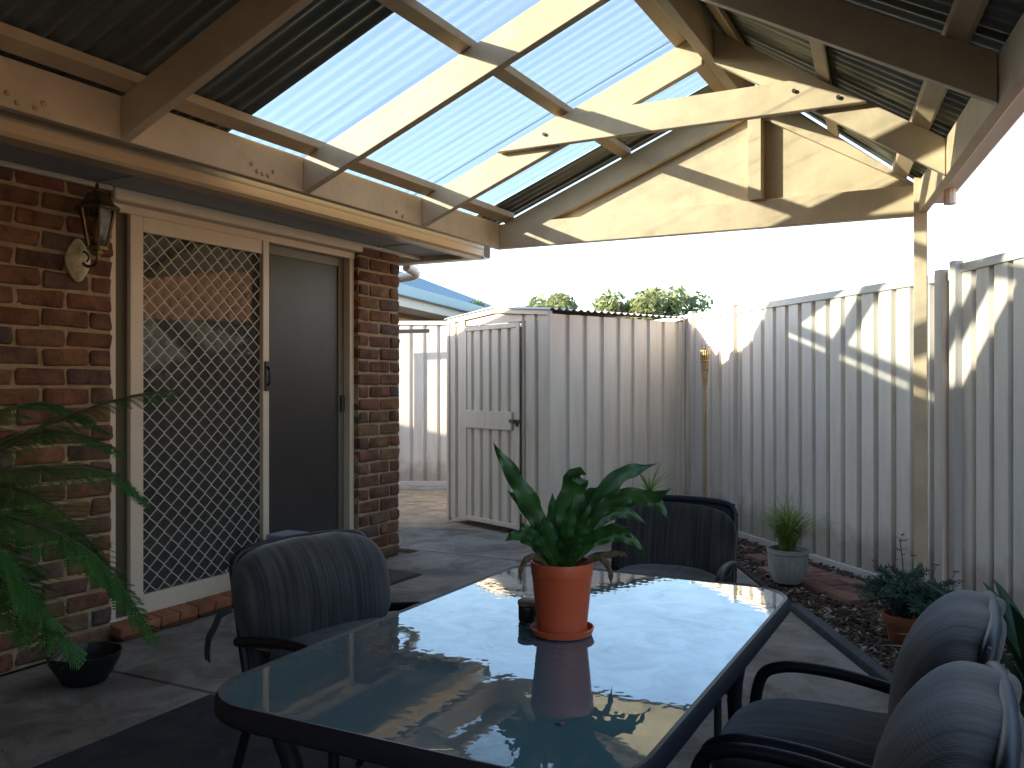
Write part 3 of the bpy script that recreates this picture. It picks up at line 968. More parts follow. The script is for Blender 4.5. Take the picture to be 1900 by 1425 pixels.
def fence(label, p, q, z1, out, posts, group=None, z0=0.03, rail=True, post_top=0.03):
    p, q = Vector((*p, 0)), Vector((*q, 0))
    d = (q - p)
    L = d.length
    d.normalize()
    nrm = Vector((-d.y, d.x, 0)) * out
    f = thing('steel_fence', label, 'fence', (p.x, p.y, 0), 0, group)
    s = 0.0
    ns = 0
    while s < L - 0.02:
        e_ = min(L, s + 0.80)
        off = nrm * (0.0012 * (ns % 2))
        ns += 1
        a, b = p + d * s + off, p + d * min(L, s + 0.90) + off
        part('fence_sheet', rib_sheet(a.xy, b.xy, z0, z1, out), 'fence', f)
        s = e_
    for t in posts:
        c = p + d * t + nrm * 0.018
        mb = MB()
        a, b = d * 0.030, nrm * 0.024
        mb.hexa([c - a - b, c + a - b, c + a + b, c - a + b], [v + Vector((0, 0, z1 + post_top)) for v in (c - a - b, c + a - b, c + a + b, c - a + b)])
        part('post', mb, 'fence_post', f, bevel=0.003)
    if rail:
        for (za, zb_) in ((z1 - 0.035, z1 + 0.012), (z0 - 0.03, z0 + 0.022)):
            c = [p - nrm * 0.050, q - nrm * 0.050, q + nrm * 0.012, p + nrm * 0.012]
            mb = MB().prism([v + Vector((0, 0, za)) for v in c], (0, 0, zb_ - za))
            part('rail', mb, 'fence_post', f, bevel=0.002)
    return f
E1 = (3.472, 5.415)
D1 = Vector((-0.6856, 0.728))
far1 = (E1[0] + D1.x * 5.6, E1[1] + D1.y * 5.6)
fence('beige ribbed steel fence running from the pergola post back behind the garden shed', E1, far1, 1.812, 1, [0.05, 2.29, 3.00, 5.3], z0=0.02)
D2 = Vector((0.4953, -0.8687))
E2 = (3.492, 5.388)
fence('beige ribbed steel fence along the right edge nearest the camera, beside the cushioned chairs', (E2[0] + D2.x * 8, E2[1] + D2.y * 8), E2, 1.845, 1, [7.955, 5.6, 3.2, 0.8], z0=0.02)
fence('sunlit beige steel fence across the back, between house corner and shed', far1, (-5.6, 6.85), 1.93, 1, [0.05, 2.40, 4.63], z0=0.06)

# ------------------------------------------------------------------ garden shed
K = Vector((0.682, 6.184, 0))
SD = Vector((0.399, 0.917, 0)).normalized()
FD = Vector((-SD.y, SD.x, 0))
SL, SW, SH = 1.58, 1.36, 1.775
shed = thing('garden_shed', 'small beige ribbed steel garden shed with low gabled roof and narrow door', 'shed', K)
def sp(a, b, z=0.0):                # a along the side wall, b along the front wall
    return K + SD * a + FD * b + Vector((0, 0, z))
RISE = 0.055
def wall_rib(a0, b0, a1, b1, z0, z1, out, pitch=0.19, pan=0.135, depth=0.022, phase=0.0):
    return rib_sheet(sp(a0, b0).xy, sp(a1, b1).xy, z0, z1, out, phase, pitch, depth, pan)
part('wall_sheet', wall_rib(0.02, 0, SL / 2, 0, 0.03, SH - 0.02, -1), 'shed', shed)
part('wall_sheet', wall_rib(SL / 2, 0, SL - 0.02, 0, 0.03, SH - 0.02, -1, phase=0.03), 'shed', shed)
part('wall_sheet', wall_rib(0, 0.03, 0, 0.335, 0.03, SH + 0.005, 1, pitch=0.15, pan=0.10), 'shed', shed)
part('wall_sheet', wall_rib(0, 1.11, 0, SW - 0.02, 0.03, SH + 0.01, 1, pitch=0.15, pan=0.10), 'shed', shed)
part('wall_sheet', wall_rib(0, SW, SL, SW, 0.03, SH - 0.02, 1), 'shed', shed)
part('wall_sheet', wall_rib(SL, 0, SL, SW, 0.03, SH - 0.02, -1), 'shed', shed)
def post_at(a, b, w=0.03, h=SH):
    mb = MB()
    c = sp(a, b)
    x, y_ = SD * w / 2, FD * w / 2
    q = [c - x - y_, c + x - y_, c + x + y_, c - x + y_]
    mb.hexa([v + Vector((0, 0, 0.0)) for v in q], [v + Vector((0, 0, h)) for v in q])
    return mb
for a, b in ((0.004, 0.004), (0.004, SW - 0.004), (SL - 0.004, 0.004), (SL - 0.004, SW - 0.004)):
    part('corner_trim', post_at(a, b, 0.034, SH - 0.002), 'shed', shed, bevel=0.003)
# gable barge over the front
bg_ = MB()
for sgn, bm_ in ((0, 0.0), (1, SW)):
    mid = SW / 2
    a = [sp(-0.014, bm_, SH - 0.03), sp(-0.014, mid, SH - 0.03 + RISE), sp(-0.014, mid, SH + 0.03 + RISE), sp(-0.014, bm_, SH + 0.012)]
    bg_.hexa(a, [v + SD * 0.024 for v in a])
part('barge', bg_, 'shed', shed)
gi = MB().prism([sp(0.014, 0.02, SH - 0.06), sp(0.014, SW - 0.02, SH - 0.06), sp(0.014, SW - 0.02, SH - 0.01), sp(0.014, SW / 2, SH + RISE - 0.02), sp(0.014, 0.02, SH - 0.01)], SD * 0.006)
part('gable_infill', gi, 'shed', shed)
for b0, b1 in ((-0.035, SW / 2), (SW + 0.035, SW / 2)):
    def fn(u, v):
        a = -0.03 + (SL + 0.06) * u
        b = b0 + (b1 - b0) * v
        z = SH + 0.018 + RISE * (1 - abs(b - SW / 2) / (SW / 2)) + 0.009 * cos(2 * pi * a / 0.076)
        return sp(a, b, z)
    part('roof_sheet', MB().grid(210, 2, fn), 'shed_roof', shed, smooth=True)
# door
door_mb = wall_rib(-0.016, 0.375, -0.016, 1.07, 0.05, 1.68, 1, pitch=0.125, pan=0.078, depth=0.018)
door = part('door', door_mb, 'shed', shed)
fr = MB()
def flat(b0, b1, z0, z1, a0=-0.024, a1=-0.010):
    q = [sp(a0, b0, z0), sp(a1, b0, z0), sp(a1, b1, z0), sp(a0, b1, z0)]
    return q, [v + Vector((0, 0, z1 - z0)) for v in q]
for b0, b1, z0, z1 in ((0.345, 0.385, 0.04, 1.705), (1.06, 1.10, 0.04, 1.705), (0.385, 1.06, 1.665, 1.703), (0.385, 1.06, 0.042, 0.08)):
    fr.hexa(*flat(b0, b1, z0, z1))
part('frame', fr, 'shed', door, bevel=0.002)
part('brace_plate', MB().hexa(*flat(0.43, 1.055, 0.835, 0.985, -0.030, -0.018)), 'shed', door, bevel=0.002)
lt = MB()
lt.hexa(*flat(0.325, 0.45, 0.895, 0.925, -0.042, -0.030))
lt.tube([sp(-0.05, 0.39, 0.91), sp(-0.03, 0.39, 0.91)], 0.014, 8)
lt.tube([sp(-0.047, 0.335, 0.87), sp(-0.047, 0.335, 0.905)], 0.012, 8)
part('latch', lt, 'darksteel', door)

# ------------------------------------------------------------------ back yard odds
rl = thing('clothes_rail', 'dark horizontal steel rail in front of the sunlit back fence', 'rail', (-1.7, 8.55, 0))
part('rail', MB().bar((-2.75, 8.06, 1.795), (-1.91, 8.50, 1.815), 0.03, 0.045), 'darksteel', rl)
part('post', MB().tube([(-2.72, 8.075, -0.02), (-2.72, 8.075, 1.78)], 0.02, 8), 'darksteel', rl)

# neighbouring house
nb = thing('neighbour_house', 'house over the back fence with blue grey gutter and hipped tile roof', 'house', (-6, 13, 0))
A = Vector((-3.80, 10.45, 0)); B = Vector((-4.75, 14.9, 0))
dn = (B - A).normalized()
on = Vector((dn.y, -dn.x, 0))
if on.x < 0: on = -on
Bn = A + dn * 9.0
Af = A - dn * 0.6
def nbq(z0, z1, o0, o1, a=Af, b=Bn):
    q = [a + on * o0, b + on * o0, b + on * o1, a + on * o1]
    return MB().prism([v + Vector((0, 0, z0)) for v in q], (0, 0, z1 - z0))
part('wall', nbq(0, 2.38, -4.0, -0.62), 'nb_wall', nb)
part('soffit', nbq(2.38, 2.40, -0.62, -0.05), 'nb_fascia', nb)
part('fascia', nbq(2.36, 2.50, -0.05, -0.02), 'nb_fascia', nb)
part('gutter', nbq(2.50, 2.67, -0.06, 0.07), 'nb_gutter', nb, bevel=0.01)
rn = MB()
z = 2.66
c0, c1 = Af + on * 0.02, Bn + on * 0.02
d0, d1 = Af - on * 4.6, Bn - on * 4.6
m0 = (Af + on * 0.02 - on * 2.3) + dn * 2.3
m1 = (Bn + on * 0.02 - on * 2.3) - dn * 2.3
up = Vector((0, 0, 1))
rn.add([c0 + up * z, c1 + up * z, d1 + up * z, d0 + up * z, m0 + up * (z + 0.95), m1 + up * (z + 0.95)],
       [(0, 1, 5, 4), (1, 2, 5), (2, 3, 4, 5), (3, 0, 4), (3, 2, 1, 0)])
roof_n = part('roof', rn, 'nb_roof', nb)
part('hip_tile', MB().tube([c0 + up * (z + 0.03), m0 + up * (z + 0.97)], 0.08, 8), 'nb_roof', roof_n)
part('end_gutter', MB().prism([v + up * 2.50 for v in (Af - dn * 0.06 + on * 0.06, Af + dn * 0.03 + on * 0.06, Af + dn * 0.03 - on * 4.6, Af - dn * 0.06 - on * 4.6)], (0, 0, 0.17)), 'nb_gutter', nb)
part('window', nbq(1.3, 2.3, -0.63, -0.60, A + dn * 1.6, A + dn * 2.8), 'frame', nb)

nb2 = thing('neighbour_house', 'low brick house standing behind the right hand fence', 'house', (7.0, 4.0, 0))
N2 = Vector((0.8687, 0.4953, 0))
D3 = Vector((0.4953, -0.8687, 0))
P2 = Vector((3.492, 5.388, 0)) + N2 * 3.0
def nq(t0, t1, o0, o1, z0, z1):
    q = [P2 + D3 * t0 + N2 * o0, P2 + D3 * t1 + N2 * o0, P2 + D3 * t1 + N2 * o1, P2 + D3 * t0 + N2 * o1]
    return MB().prism([v + Vector((0, 0, z0)) for v in q], (0, 0, z1 - z0))
part('wall', nq(-3, 13, 0, 5, -0.03, 2.85), 'nb_wall2', nb2)
part('gutter', nq(-3.2, 13.4, -0.3, -0.18, 2.82, 2.94), 'gutter', nb2)
part('soffit', nq(-3.1, 13.3, -0.18, -0.002, 2.855, 2.87), 'soffit', nb2)
rr = MB()
q = [P2 + D3 * -3.2 + N2 * -0.25, P2 + D3 * 13.4 + N2 * -0.25, P2 + D3 * 13.4 + N2 * 5.4, P2 + D3 * -3.2 + N2 * 5.4, P2 + D3 * 2.4 + N2 * 2.5, P2 + D3 * 10.6 + N2 * 2.5]
rr.add([v + Vector((0, 0, 2.945)) for v in q[:4]] + [v + Vector((0, 0, 3.9)) for v in q[4:]], [(0, 1, 5, 4), (1, 2, 5), (2, 3, 4, 5), (3, 0, 4), (3, 2, 1, 0)])
part('roof', rr, 'roof_tile', nb2)

# trees behind the fences
def tree(label, x, y, h, crown, leaves, seed, group, leaf=0.075):
    rnd = random.Random(seed)
    t = thing('leafy_tree', label, 'tree', (x, y, -0.03), 0, group)
    tm = MB()
    top = Vector((x + rnd.uniform(-.2, .2), y, h * 0.62))
    tm.tube(smooth_path([(x, y, -0.05), (x + 0.06, y + 0.03, h * 0.3), top], 4), [0.13 - 0.012 * i for i in range(9)], 8)
    cl = []
    for k in range(16):
        a, r_ = rnd.uniform(0, 2 * pi), sqrt(rnd.random())
        c = Vector((x + cos(a) * r_ * crown[0], y + sin(a) * r_ * crown[1], h * 0.72 + rnd.uniform(-1, 1) * crown[2] * (1 - 0.5 * r_)))
        cl.append((c, rnd.uniform(0.25, 0.5) * crown[2]))
        tm.tube([top - Vector((0, 0, rnd.uniform(0.1, 0.8))), (top + c) / 2 + Vector((0, 0, 0.1)), c], [0.05, 0.03, 0.012], 6)
    part('trunk', tm, 'trunk', t, smooth=True)
    lm = MB()
    for k in range(leaves):
        c, r_ = rnd.choice(cl)
        v = Vector((rnd.gauss(0, 1), rnd.gauss(0, 1), rnd.gauss(0, 0.8)))
        v = v.normalized() * r_ * 1.25 * rnd.random() ** 0.4
        p = c + v
        n_ = Vector((rnd.gauss(0, 1), rnd.gauss(0, 1), rnd.gauss(0.4, 1))).normalized()
        a_ = n_.orthogonal().normalized()
        a_.rotate(Matrix.Rotation(rnd.uniform(0, 6.28), 3, n_))
        b_ = n_.cross(a_)
        s = leaf * rnd.uniform(0.6, 1.3)
        lm.add([p - a_ * s, p - b_ * s * 0.35, p + a_ * s, p + b_ * s * 0.35], [(0, 1, 2, 3)])
    part('crown', lm, 'treeleaf', t)
    return t
tree('pale green bushy tree showing above the left half of the shed roof', -3.95, 15.2, 3.3, (1.25, 0.8, 0.55), 9000, 1, 'trees beyond the back fence')
tree('low pale tree above the right half of the shed roof', -2.05, 14.6, 3.0, (1.15, 0.8, 0.5), 8000, 2, 'trees beyond the back fence')
tree('taller blue green tree rightmost above the shed roof', -1.2, 14.7, 3.1, (0.9, 0.7, 0.55), 3400, 5, 'trees beyond the back fence')

# ------------------------------------------------------------------ wall lantern
lan = thing('wall_lantern', 'bronze carriage lantern on an oval cream back plate beside the door', 'lamp', (0.0, 2.62, 1.76))
pl = MB()
prof = [(1.0, 0.0), (1.0, 0.012), (0.86, 0.020), (0.80, 0.030), (0.55, 0.040), (0.25, 0.046)]
vs = []
for r_, xx in prof:
    for k in range(24):
        a = 2 * pi * k / 24
        w = 1 + 0.06 * cos(4 * a)
        vs.append((xx + 0.006, 2.62 + 0.058 * r_ * w * cos(a), 1.765 + 0.092 * r_ * w * sin(a)))
fs = [(i * 24 + k, i * 24 + (k + 1) % 24, (i + 1) * 24 + (k + 1) % 24, (i + 1) * 24 + k) for i in range(len(prof) - 1) for k in range(24)]
fs += [tuple(range(5 * 24, 6 * 24)), tuple(range(23, -1, -1))]
part('back_plate', MB().add(vs, fs), 'lamp_plate', lan, smooth=True)
arm = MB().tube(smooth_path([(0.03, 2.62, 1.765), (0.075, 2.622, 1.735), (0.125, 2.627, 1.745), (0.135, 2.629, 1.79), (0.13, 2.629, 1.815)], 5), 0.0075, 8)
arm.tube(smooth_path([(0.03, 2.62, 1.79), (0.06, 2.621, 1.80), (0.085, 2.623, 1.775), (0.07, 2.622, 1.755)], 4), 0.005, 6)
part('arm', arm, 'lamp_metal', lan, smooth=True)
LC = Vector((0.132, 2.629, 0))
def hexring(r_, z, n=6, ph=pi / 6):
    return [LC + Vector((r_ * cos(2 * pi * k / n + ph), r_ * sin(2 * pi * k / n + ph), z)) for k in range(n)]
bars = MB()
lo, hi = hexring(0.042, 1.815), hexring(0.078, 1.985)
for k in range(6):
    bars.bar(lo[k], hi[k], 0.008, 0.008, up=(0.3, 0.9, 0.1))
    bars.bar(lo[k], lo[(k + 1) % 6], 0.008, 0.010)
    bars.bar(hi[k], hi[(k + 1) % 6], 0.008, 0.012)
bars.prism(hexring(0.046, 1.803), (0, 0, 0.012))
bars.prism(hexring(0.025, 1.785), (0, 0, 0.018))
cage = part('cage', bars, 'lamp_metal', lan)
for k in range(6):
    q = [lo[k], lo[(k + 1) % 6], hi[(k + 1) % 6], hi[k]]
    q = [LC + (v - LC) * 1.0 - Vector(((v - LC).x, (v - LC).y, 0)) * 0.04 for v in q]
    part('pane', MB().add(q, [(0, 1, 2, 3)]), 'lamp_glass', cage)
rf_ = MB()
def lroof(pr):
    vs, fs = [], []
    for r_, z in pr:
        vs += hexring(r_, z)
    for i in range(len(pr) - 1):
        for k in range(6):
            fs.append((i * 6 + k, i * 6 + (k + 1) % 6, (i + 1) * 6 + (k + 1) % 6, (i + 1) * 6 + k))
    fs += [tuple(range(5, -1, -1)), tuple(range((len(pr) - 1) * 6, len(pr) * 6))]
    return vs, fs
rf_.add(*lroof([(0.10, 1.982), (0.102, 1.988), (0.076, 2.005), (0.058, 2.035), (0.048, 2.05), (0.03, 2.056), (0.012, 2.066)]))
rf_.lathe([(0.006, 2.062), (0.012, 2.072), (0.006, 2.082), (0.010, 2.090), (0.002, 2.102)], 10, c=(LC.x, LC.y, 0))
part('lantern_roof', rf_, 'lamp_metal', lan)
part('bulb', MB().lathe([(0.012, 1.83), (0.012, 1.86), (0.02, 1.885), (0.022, 1.905), (0.012, 1.93), (0.002, 1.94)], 12, c=(LC.x, LC.y, 0)), 'lamp_plate', lan, smooth=True)

# ------------------------------------------------------------------ table
TX0, TX1, TY0, TY1, TZ = 2.345, 3.165, 1.105, 2.44, 0.66
tab = thing('glass_table', 'rectangular patio table with wet looking teal glass top and dark metal rim', 'table', ((TX0 + TX1) / 2, (TY0 + TY1) / 2, 0))
def rrect(x0, x1, y0, y1, r_, n=8):
    out = []
    for cx, cy, a0 in ((x1 - r_, y0 + r_, -90), (x1 - r_, y1 - r_, 0), (x0 + r_, y1 - r_, 90), (x0 + r_, y0 + r_, 180)):
        for k in range(n + 1):
            a = radians(a0 + 90 * k / n)
            out.append((cx + r_ * cos(a), cy + r_ * sin(a)))
    return out
gl2 = MB().prism([(x, y, TZ - 0.006) for x, y in rrect(TX0 + 0.012, TX1 - 0.012, TY0 + 0.012, TY1 - 0.012, 0.125)], (0, 0, 0.007))
part('glass_top', gl2, 'table_glass', tab)
rim = MB()
outer = rrect(TX0, TX1, TY0, TY1, 0.135)
inner = rrect(TX0 + 0.016, TX1 - 0.016, TY0 + 0.016, TY1 - 0.016, 0.121)
inn2 = rrect(TX0 + 0.04, TX1 - 0.04, TY0 + 0.04, TY1 - 0.04, 0.10)
n = len(outer)
rings = [[(x, y, TZ + 0.001) for x, y in inner], [(x, y, TZ + 0.004) for x, y in rrect(TX0 + 0.006, TX1 - 0.006, TY0 + 0.006, TY1 - 0.006, 0.13)],
         [(x, y, TZ - 0.006) for x, y in outer], [(x, y, TZ - 0.030) for x, y in outer],
         [(x, y, TZ - 0.037) for x, y in rrect(TX0 + 0.008, TX1 - 0.008, TY0 + 0.008, TY1 - 0.008, 0.13)], [(x, y, TZ - 0.037) for x, y in inn2], [(x, y, TZ - 0.0075) for x, y in inn2], [(x, y, TZ - 0.0075) for x, y in inner]]
vs = [v for r_ in rings for v in r_]
fs = []
for i in range(len(rings)):
    j = (i + 1) % len(rings)
    for k in range(n):
        fs.append((i * n + k, i * n + (k + 1) % n, j * n + (k + 1) % n, j * n + k))
part('rim', MB().add(vs, fs), 'metal_dark', tab, smooth=True)
for sx in (0, 1):
    for sy in (0, 1):
        x = TX1 - 0.10 if sx else TX0 + 0.10
        y = TY1 - 0.12 if sy else TY0 + 0.12
        ox, oy = (0.03 if sx else -0.03), (0.05 if sy else -0.05)
        lg = MB().tube(smooth_path([(x, y, TZ - 0.035), (x - ox, y - oy, 0.40), (x, y, 0.15), (x + ox, y + oy, 0.012)], 5), 0.019, 10)
        lgo = part('leg', lg, 'metal_dark', tab, smooth=True)
        part('foot', MB().lathe([(0.024, 0), (0.024, 0.012), (0.018, 0.018)], 12, c=(x + ox, y + oy, 0.006)), 'black', lgo)
        bk = MB().box(x - 0.05, x + 0.05, y - 0.02, y + 0.02, TZ - 0.075, TZ - 0.039)
        br = part('bracket', bk, 'metal_dark', tab, bevel=0.004)
        part('bolt', MB().lathe([(0.008, 0), (0.008, 0.005), (0.004, 0.008)], 8, c=(x - 0.03, y - 0.026, TZ - 0.06)), 'grille', br)
st = MB().tube([(TX0 + 0.14, TY0 + 0.16, 0.42), (TX1 - 0.14, TY0 + 0.16, 0.42)], 0.012, 8)
st.tube([(TX0 + 0.14, TY1 - 0.16, 0.42), (TX1 - 0.14, TY1 - 0.16, 0.42)], 0.012, 8)
part('stretcher', st, 'metal_dark', tab, smooth=True)

# ------------------------------------------------------------------ chairs
def cushion(hx, hy, hz, k=3.6, n=14, fold=0.004, seed=0):
    """rounded pad as one closed surface, centred on its own origin"""
    mb = MB()
    for ax in range(3):
        for sg in (-1, 1):
            def fn(u, v, ax=ax, sg=sg):
                p = [0, 0, 0]
                p[ax] = sg
                p[(ax + 1) % 3] = (2 * u - 1)
                p[(ax + 2) % 3] = (2 * v - 1)
                l = sum(abs(c) ** k for c in p) ** (1 / k)
                q = Vector((p[0] / l * hx, p[1] / l * hy, p[2] / l * hz))
                nz = noise.noise(Vector((q.x * 9 + seed, q.y * 5, q.z * 4))) * fold + noise.noise(Vector((q.x * 30 + seed, q.y * 9, q.z * 7))) * fold * 0.35
                return q + q.normalized() * nz
            mb.grid(n, n, fn)
    return mb
def bend(mb, fn):
    mb.v = [tuple(fn(Vector(v))) for v in mb.v]
    return mb

def make_chair(label, pads=True, thin=False, seat_pad=True, high=0.0, wide=0.0, ties=False, seed=0):
    t = thing('patio_chair', label, 'chair', (0, 0, 0), 0, 'chairs around the glass table')
    w = 0.225 + wide
    topz = 0.775 + high
    for s in (-1, 1):
        x = s * w
        fl = MB().tube(smooth_path([(x * 1.06, 0.22, 0.012), (x * 1.06, 0.225, 0.30), (x * 1.06, 0.215, 0.50), (x * 1.06, 0.165, 0.555), (x * 1.06, 0.04, 0.560), (x * 1.05, -0.12, 0.535), (x, -0.215, 0.515)], 6), 0.0135, 10)
        part('arm', fl, 'metal_dark', t, local=True, smooth=True)
        bk = MB().tube(smooth_path([(x, 0.215, 0.385), (x, 0.05, 0.37), (x, -0.10, 0.375), (x, -0.165, 0.43), (x * 0.99, -0.215, 0.60), (x * 0.97, -0.250, topz - 0.03)], 6), 0.0125, 10)
        part('side_rail', bk, 'metal_dark', t, local=True, smooth=True)
        lg = MB().tube(smooth_path([(x, -0.13, 0.385), (x, -0.20, 0.22), (x, -0.29, 0.012)], 5), 0.0125, 10)
        part('leg', lg, 'metal_dark', t, local=True, smooth=True)
    tb = MB().tube(smooth_path([(-w * 0.97, -0.250, topz - 0.03), (-w * 0.85, -0.257, topz), (-w * 0.4, -0.265, topz + 0.012), (w * 0.4, -0.265, topz + 0.012), (w * 0.85, -0.257, topz), (w * 0.97, -0.250, topz - 0.03)], 5), 0.0125, 10)
    part('top_bar', tb, 'piping' if not pads else 'metal_dark', t, local=True, smooth=True)
    cb = MB().tube([(-w, 0.215, 0.385), (w, 0.215, 0.385)], 0.011, 8)
    cb.tube([(-w, -0.13, 0.375), (w, -0.13, 0.375)], 0.011, 8)
    part('cross_bar', cb, 'metal_dark', t, local=True, smooth=True)
    def sling(u, v):
        x = (2 * u - 1) * (w - 0.006)
        path = [(0.225, 0.39), (0.05, 0.372), (-0.09, 0.378), (-0.16, 0.44), (-0.212, 0.60), (-0.258, topz + 0.002)]
        k = v * (len(path) - 1)
        i = min(int(k), len(path) - 2)
        f = k - i
        f = f
        y_ = path[i][0] * (1 - f) + path[i + 1][0] * f
        z_ = path[i][1] * (1 - f) + path[i + 1][1] * f
        sag = 0.022 * (1 - (2 * u - 1) ** 2)
        return (x, y_ - sag * (1 if v > 0.55 else 0.1), z_ - (sag if v < 0.5 else -sag * 0.5 * max(0, (v - .8) * 5)))
    part('sling', MB().grid(14, 25, sling), 'sling', t, local=True, smooth=True, solid=0.006)
    if pads:
        hz = 0.158 + high * 0.3
        pad = cushion(w + 0.012, 0.062, hz, 4.2, 14, 0.007, seed)
        tilt = Matrix.Rotation(radians(10), 3, 'X')
        def f1(p):
            q = p.copy()
            arch = 1 - (q.x / (w + 0.02)) ** 2
            q.z *= 0.95 + 0.07 * arch
            q.x *= 1.0 - 0.05 * max(0.0, q.z / hz) ** 2
            q.y += 0.018 * arch + 0.018 * (1 - (q.z / hz) ** 2) * arch
            if q.z > 0:
                q.y -= 0.045 * (q.z / hz) ** 2
            return tilt @ q + Vector((0, -0.194, 0.648 + high * 0.9))
        part('back_cushion', bend(pad, f1), 'fabric', t, local=True, smooth=True, merge=True)
    if thin:
        th = cushion(w + 0.010, 0.030, 0.158, 3.4, 14, 0.005, seed)
        def f3(p):
            q = p.copy()
            q.z *= 0.95 + 0.07 * (1 - (q.x / w) ** 2)
            q.y -= 0.026 * (1 - (q.x / w) ** 2)
            return Matrix.Rotation(radians(15), 3, 'X') @ q + Vector((0, -0.196, 0.585))
        part('back_cushion', bend(th, f3), 'fabric', t, local=True, smooth=True, merge=True)
    if seat_pad:
        low = cushion(w - 0.006, 0.205, 0.060 if pads else 0.045, 3.2, 14, 0.007, seed + 4)
        def f2(p):
            q = p.copy()
            q.z += 0.020 * (1 - (q.x / w) ** 2) * (1 - (q.y / 0.23) ** 2)
            if q.y < -0.08:
                q.z += (-0.08 - q.y) ** 1.3 * 0.55
            return q + Vector((0, 0.035, 0.455 if pads else 0.440))
        part('seat_cushion', bend(low, f2), 'fabric', t, local=True, smooth=True, merge=True)
    if ties:
        def tie(u, v):
            pts = [(w + 0.012, -0.23, 0.60), (w + 0.035, -0.25, 0.585), (w + 0.05, -0.275, 0.53), (w + 0.045, -0.285, 0.46)]
            k = v * 3
            i = min(int(k), 2)
            f = k - i
            a = [pts[i][c] * (1 - f) + pts[i + 1][c] * f for c in range(3)]
            return (a[0] + 0.004 * sin(v * 9), a[1] + (u - 0.5) * 0.026, a[2] + 0.003 * sin(u * 5))
        part('cushion_tie', MB().grid(3, 14, tie), 'tie', t, local=True, smooth=True, solid=0.0025)
        rv = MB()
        rv.tube([(w + 0.010, -0.255, 0.70), (w + 0.0135, -0.255, 0.70)], 0.006, 8)
        part('rivet', rv, 'grille', t, local=True)
    return t
A_ = make_chair('dark striped padded patio chair with hanging tie strap, at the table side facing the door', True, high=-0.03, ties=True, wide=0.012, seed=3)
A_.location = (2.085, 1.95, 0)
A_.rotation_euler[2] = radians(-104)
B_ = make_chair('patio chair with thin flat back pad and navy top edge at the far table end', False, True, high=-0.035, wide=0.012, seed=5)
B_.location = (2.545, 3.18, 0)
B_.rotation_euler[2] = radians(180 + 4)
C_ = make_chair('padded patio chair farther from the camera of the two on the fence side', True, seed=8)
C_.location = (3.345, 1.86, 0)
C_.rotation_euler[2] = radians(90)
D_ = copy_tree(C_)
D_['label'] = 'padded patio chair nearest the camera, in the bottom right corner'
D_.location = (3.35, 1.34, 0)
D_.rotation_euler[2] = radians(91)

# ------------------------------------------------------------------ potted nest fern on the table
PC = Vector((2.775, 1.775, TZ + 0.0015))
pot = thing('flower_pot', 'bright orange tapered plastic pot with saucer standing on the glass table', 'pot', PC)
def potm(mb, prof, n=40):
    return mb.lathe(prof, n)
part('saucer', MB().lathe([(0.058, 0.0), (0.066, 0.003), (0.071, 0.016), (0.068, 0.017), (0.063, 0.006), (0.02, 0.005)], 40), 'terracotta_plastic', pot, local=True, smooth=True)
part('pot_body', MB().lathe([(0.050, 0.0065), (0.054, 0.008), (0.066, 0.128), (0.0664, 0.131), (0.0675, 0.132), (0.0695, 0.158), (0.0687, 0.160), (0.0665, 0.160), (0.0655, 0.14), (0.062, 0.13), (0.02, 0.125)], 48), 'terracotta_plastic', pot, local=True, smooth=True)
part('soil', MB().lathe([(0.064, 0.138), (0.05, 0.143), (0.02, 0.147)], 24), 'soil', pot, local=True, smooth=True)

nf = thing('nest_fern', 'glossy green birds nest fern with broad wavy leaves in the orange pot', 'plant', PC, YAW)
def leaf(pts, width, name='leaf', m='fern', wave=0.12, fold=0.25, seed=0, nseg=9, tip=0.0, roll=0.0):
    path = smooth_path(pts, nseg)
    n_ = len(path)
    rnd = random.Random(seed)
    mb = MB()
    rows = []
    for i, p in enumerate(path):
        t = i / (n_ - 1)
        d = (path[min(i + 1, n_ - 1)] - path[max(i - 1, 0)]).normalized()
        side = d.cross(Vector((0, 1, 0)))
        view = Vector((sin(roll), -cos(roll), 0.35)).normalized()
        side = d.cross(view).normalized()
        nr = side.cross(d).normalized()
        wd = width * (0.22 + 0.78 * sin(pi * min(1, t * 0.92 + 0.08)) ** 0.75) * (1 - tip * 0)
        if t > 0.8:
            wd *= max(0.06, 1 - ((t - 0.8) / 0.2) ** 1.6)
        row = []
        for j in range(-3, 4):
            u = j / 3
            wv = wave * width * sin(t * 31 + seed + (1.7 if u > 0 else 0)) * abs(u) ** 2
            row.append(p + side * wd * u * 0.5 * (1 + 0.10 * sin(t * 23 + seed) * abs(u)) + nr * (-fold * wd * 0.5 * abs(u) + wv))
        rows.append(row)
    vs = [v for r_ in rows for v in r_]
    fs = [(i * 7 + j, i * 7 + j + 1, (i + 1) * 7 + j + 1, (i + 1) * 7 + j) for i in range(n_ - 1) for j in range(6)]
    mb.add(vs, fs)
    lo_ = part(name, mb, m, nf, local=True, smooth=True)
    return lo_
Z0_ = 0.145
leaf([(-0.004, 0, Z0_), (-0.03, -0.005, 0.20), (-0.062, -0.015, 0.272), (-0.107, -0.04, 0.352), (-0.151, -0.06, 0.424)], 0.043, wave=0.26, seed=1)
leaf([(0.006, 0.01, Z0_), (0.035, 0.02, 0.20), (0.072, 0.03, 0.262), (0.125, 0.06, 0.333), (0.17, 0.08, 0.352), (0.227, 0.11, 0.363)], 0.041, wave=0.08, seed=2, fold=0.15)
leaf([(0.004, -0.01, Z0_), (0.035, -0.015, 0.215), (0.070, -0.02, 0.268), (0.13, -0.04, 0.304), (0.191, -0.06, 0.306), (0.227, -0.08, 0.330)], 0.040, wave=0.16, seed=3, roll=0.3)
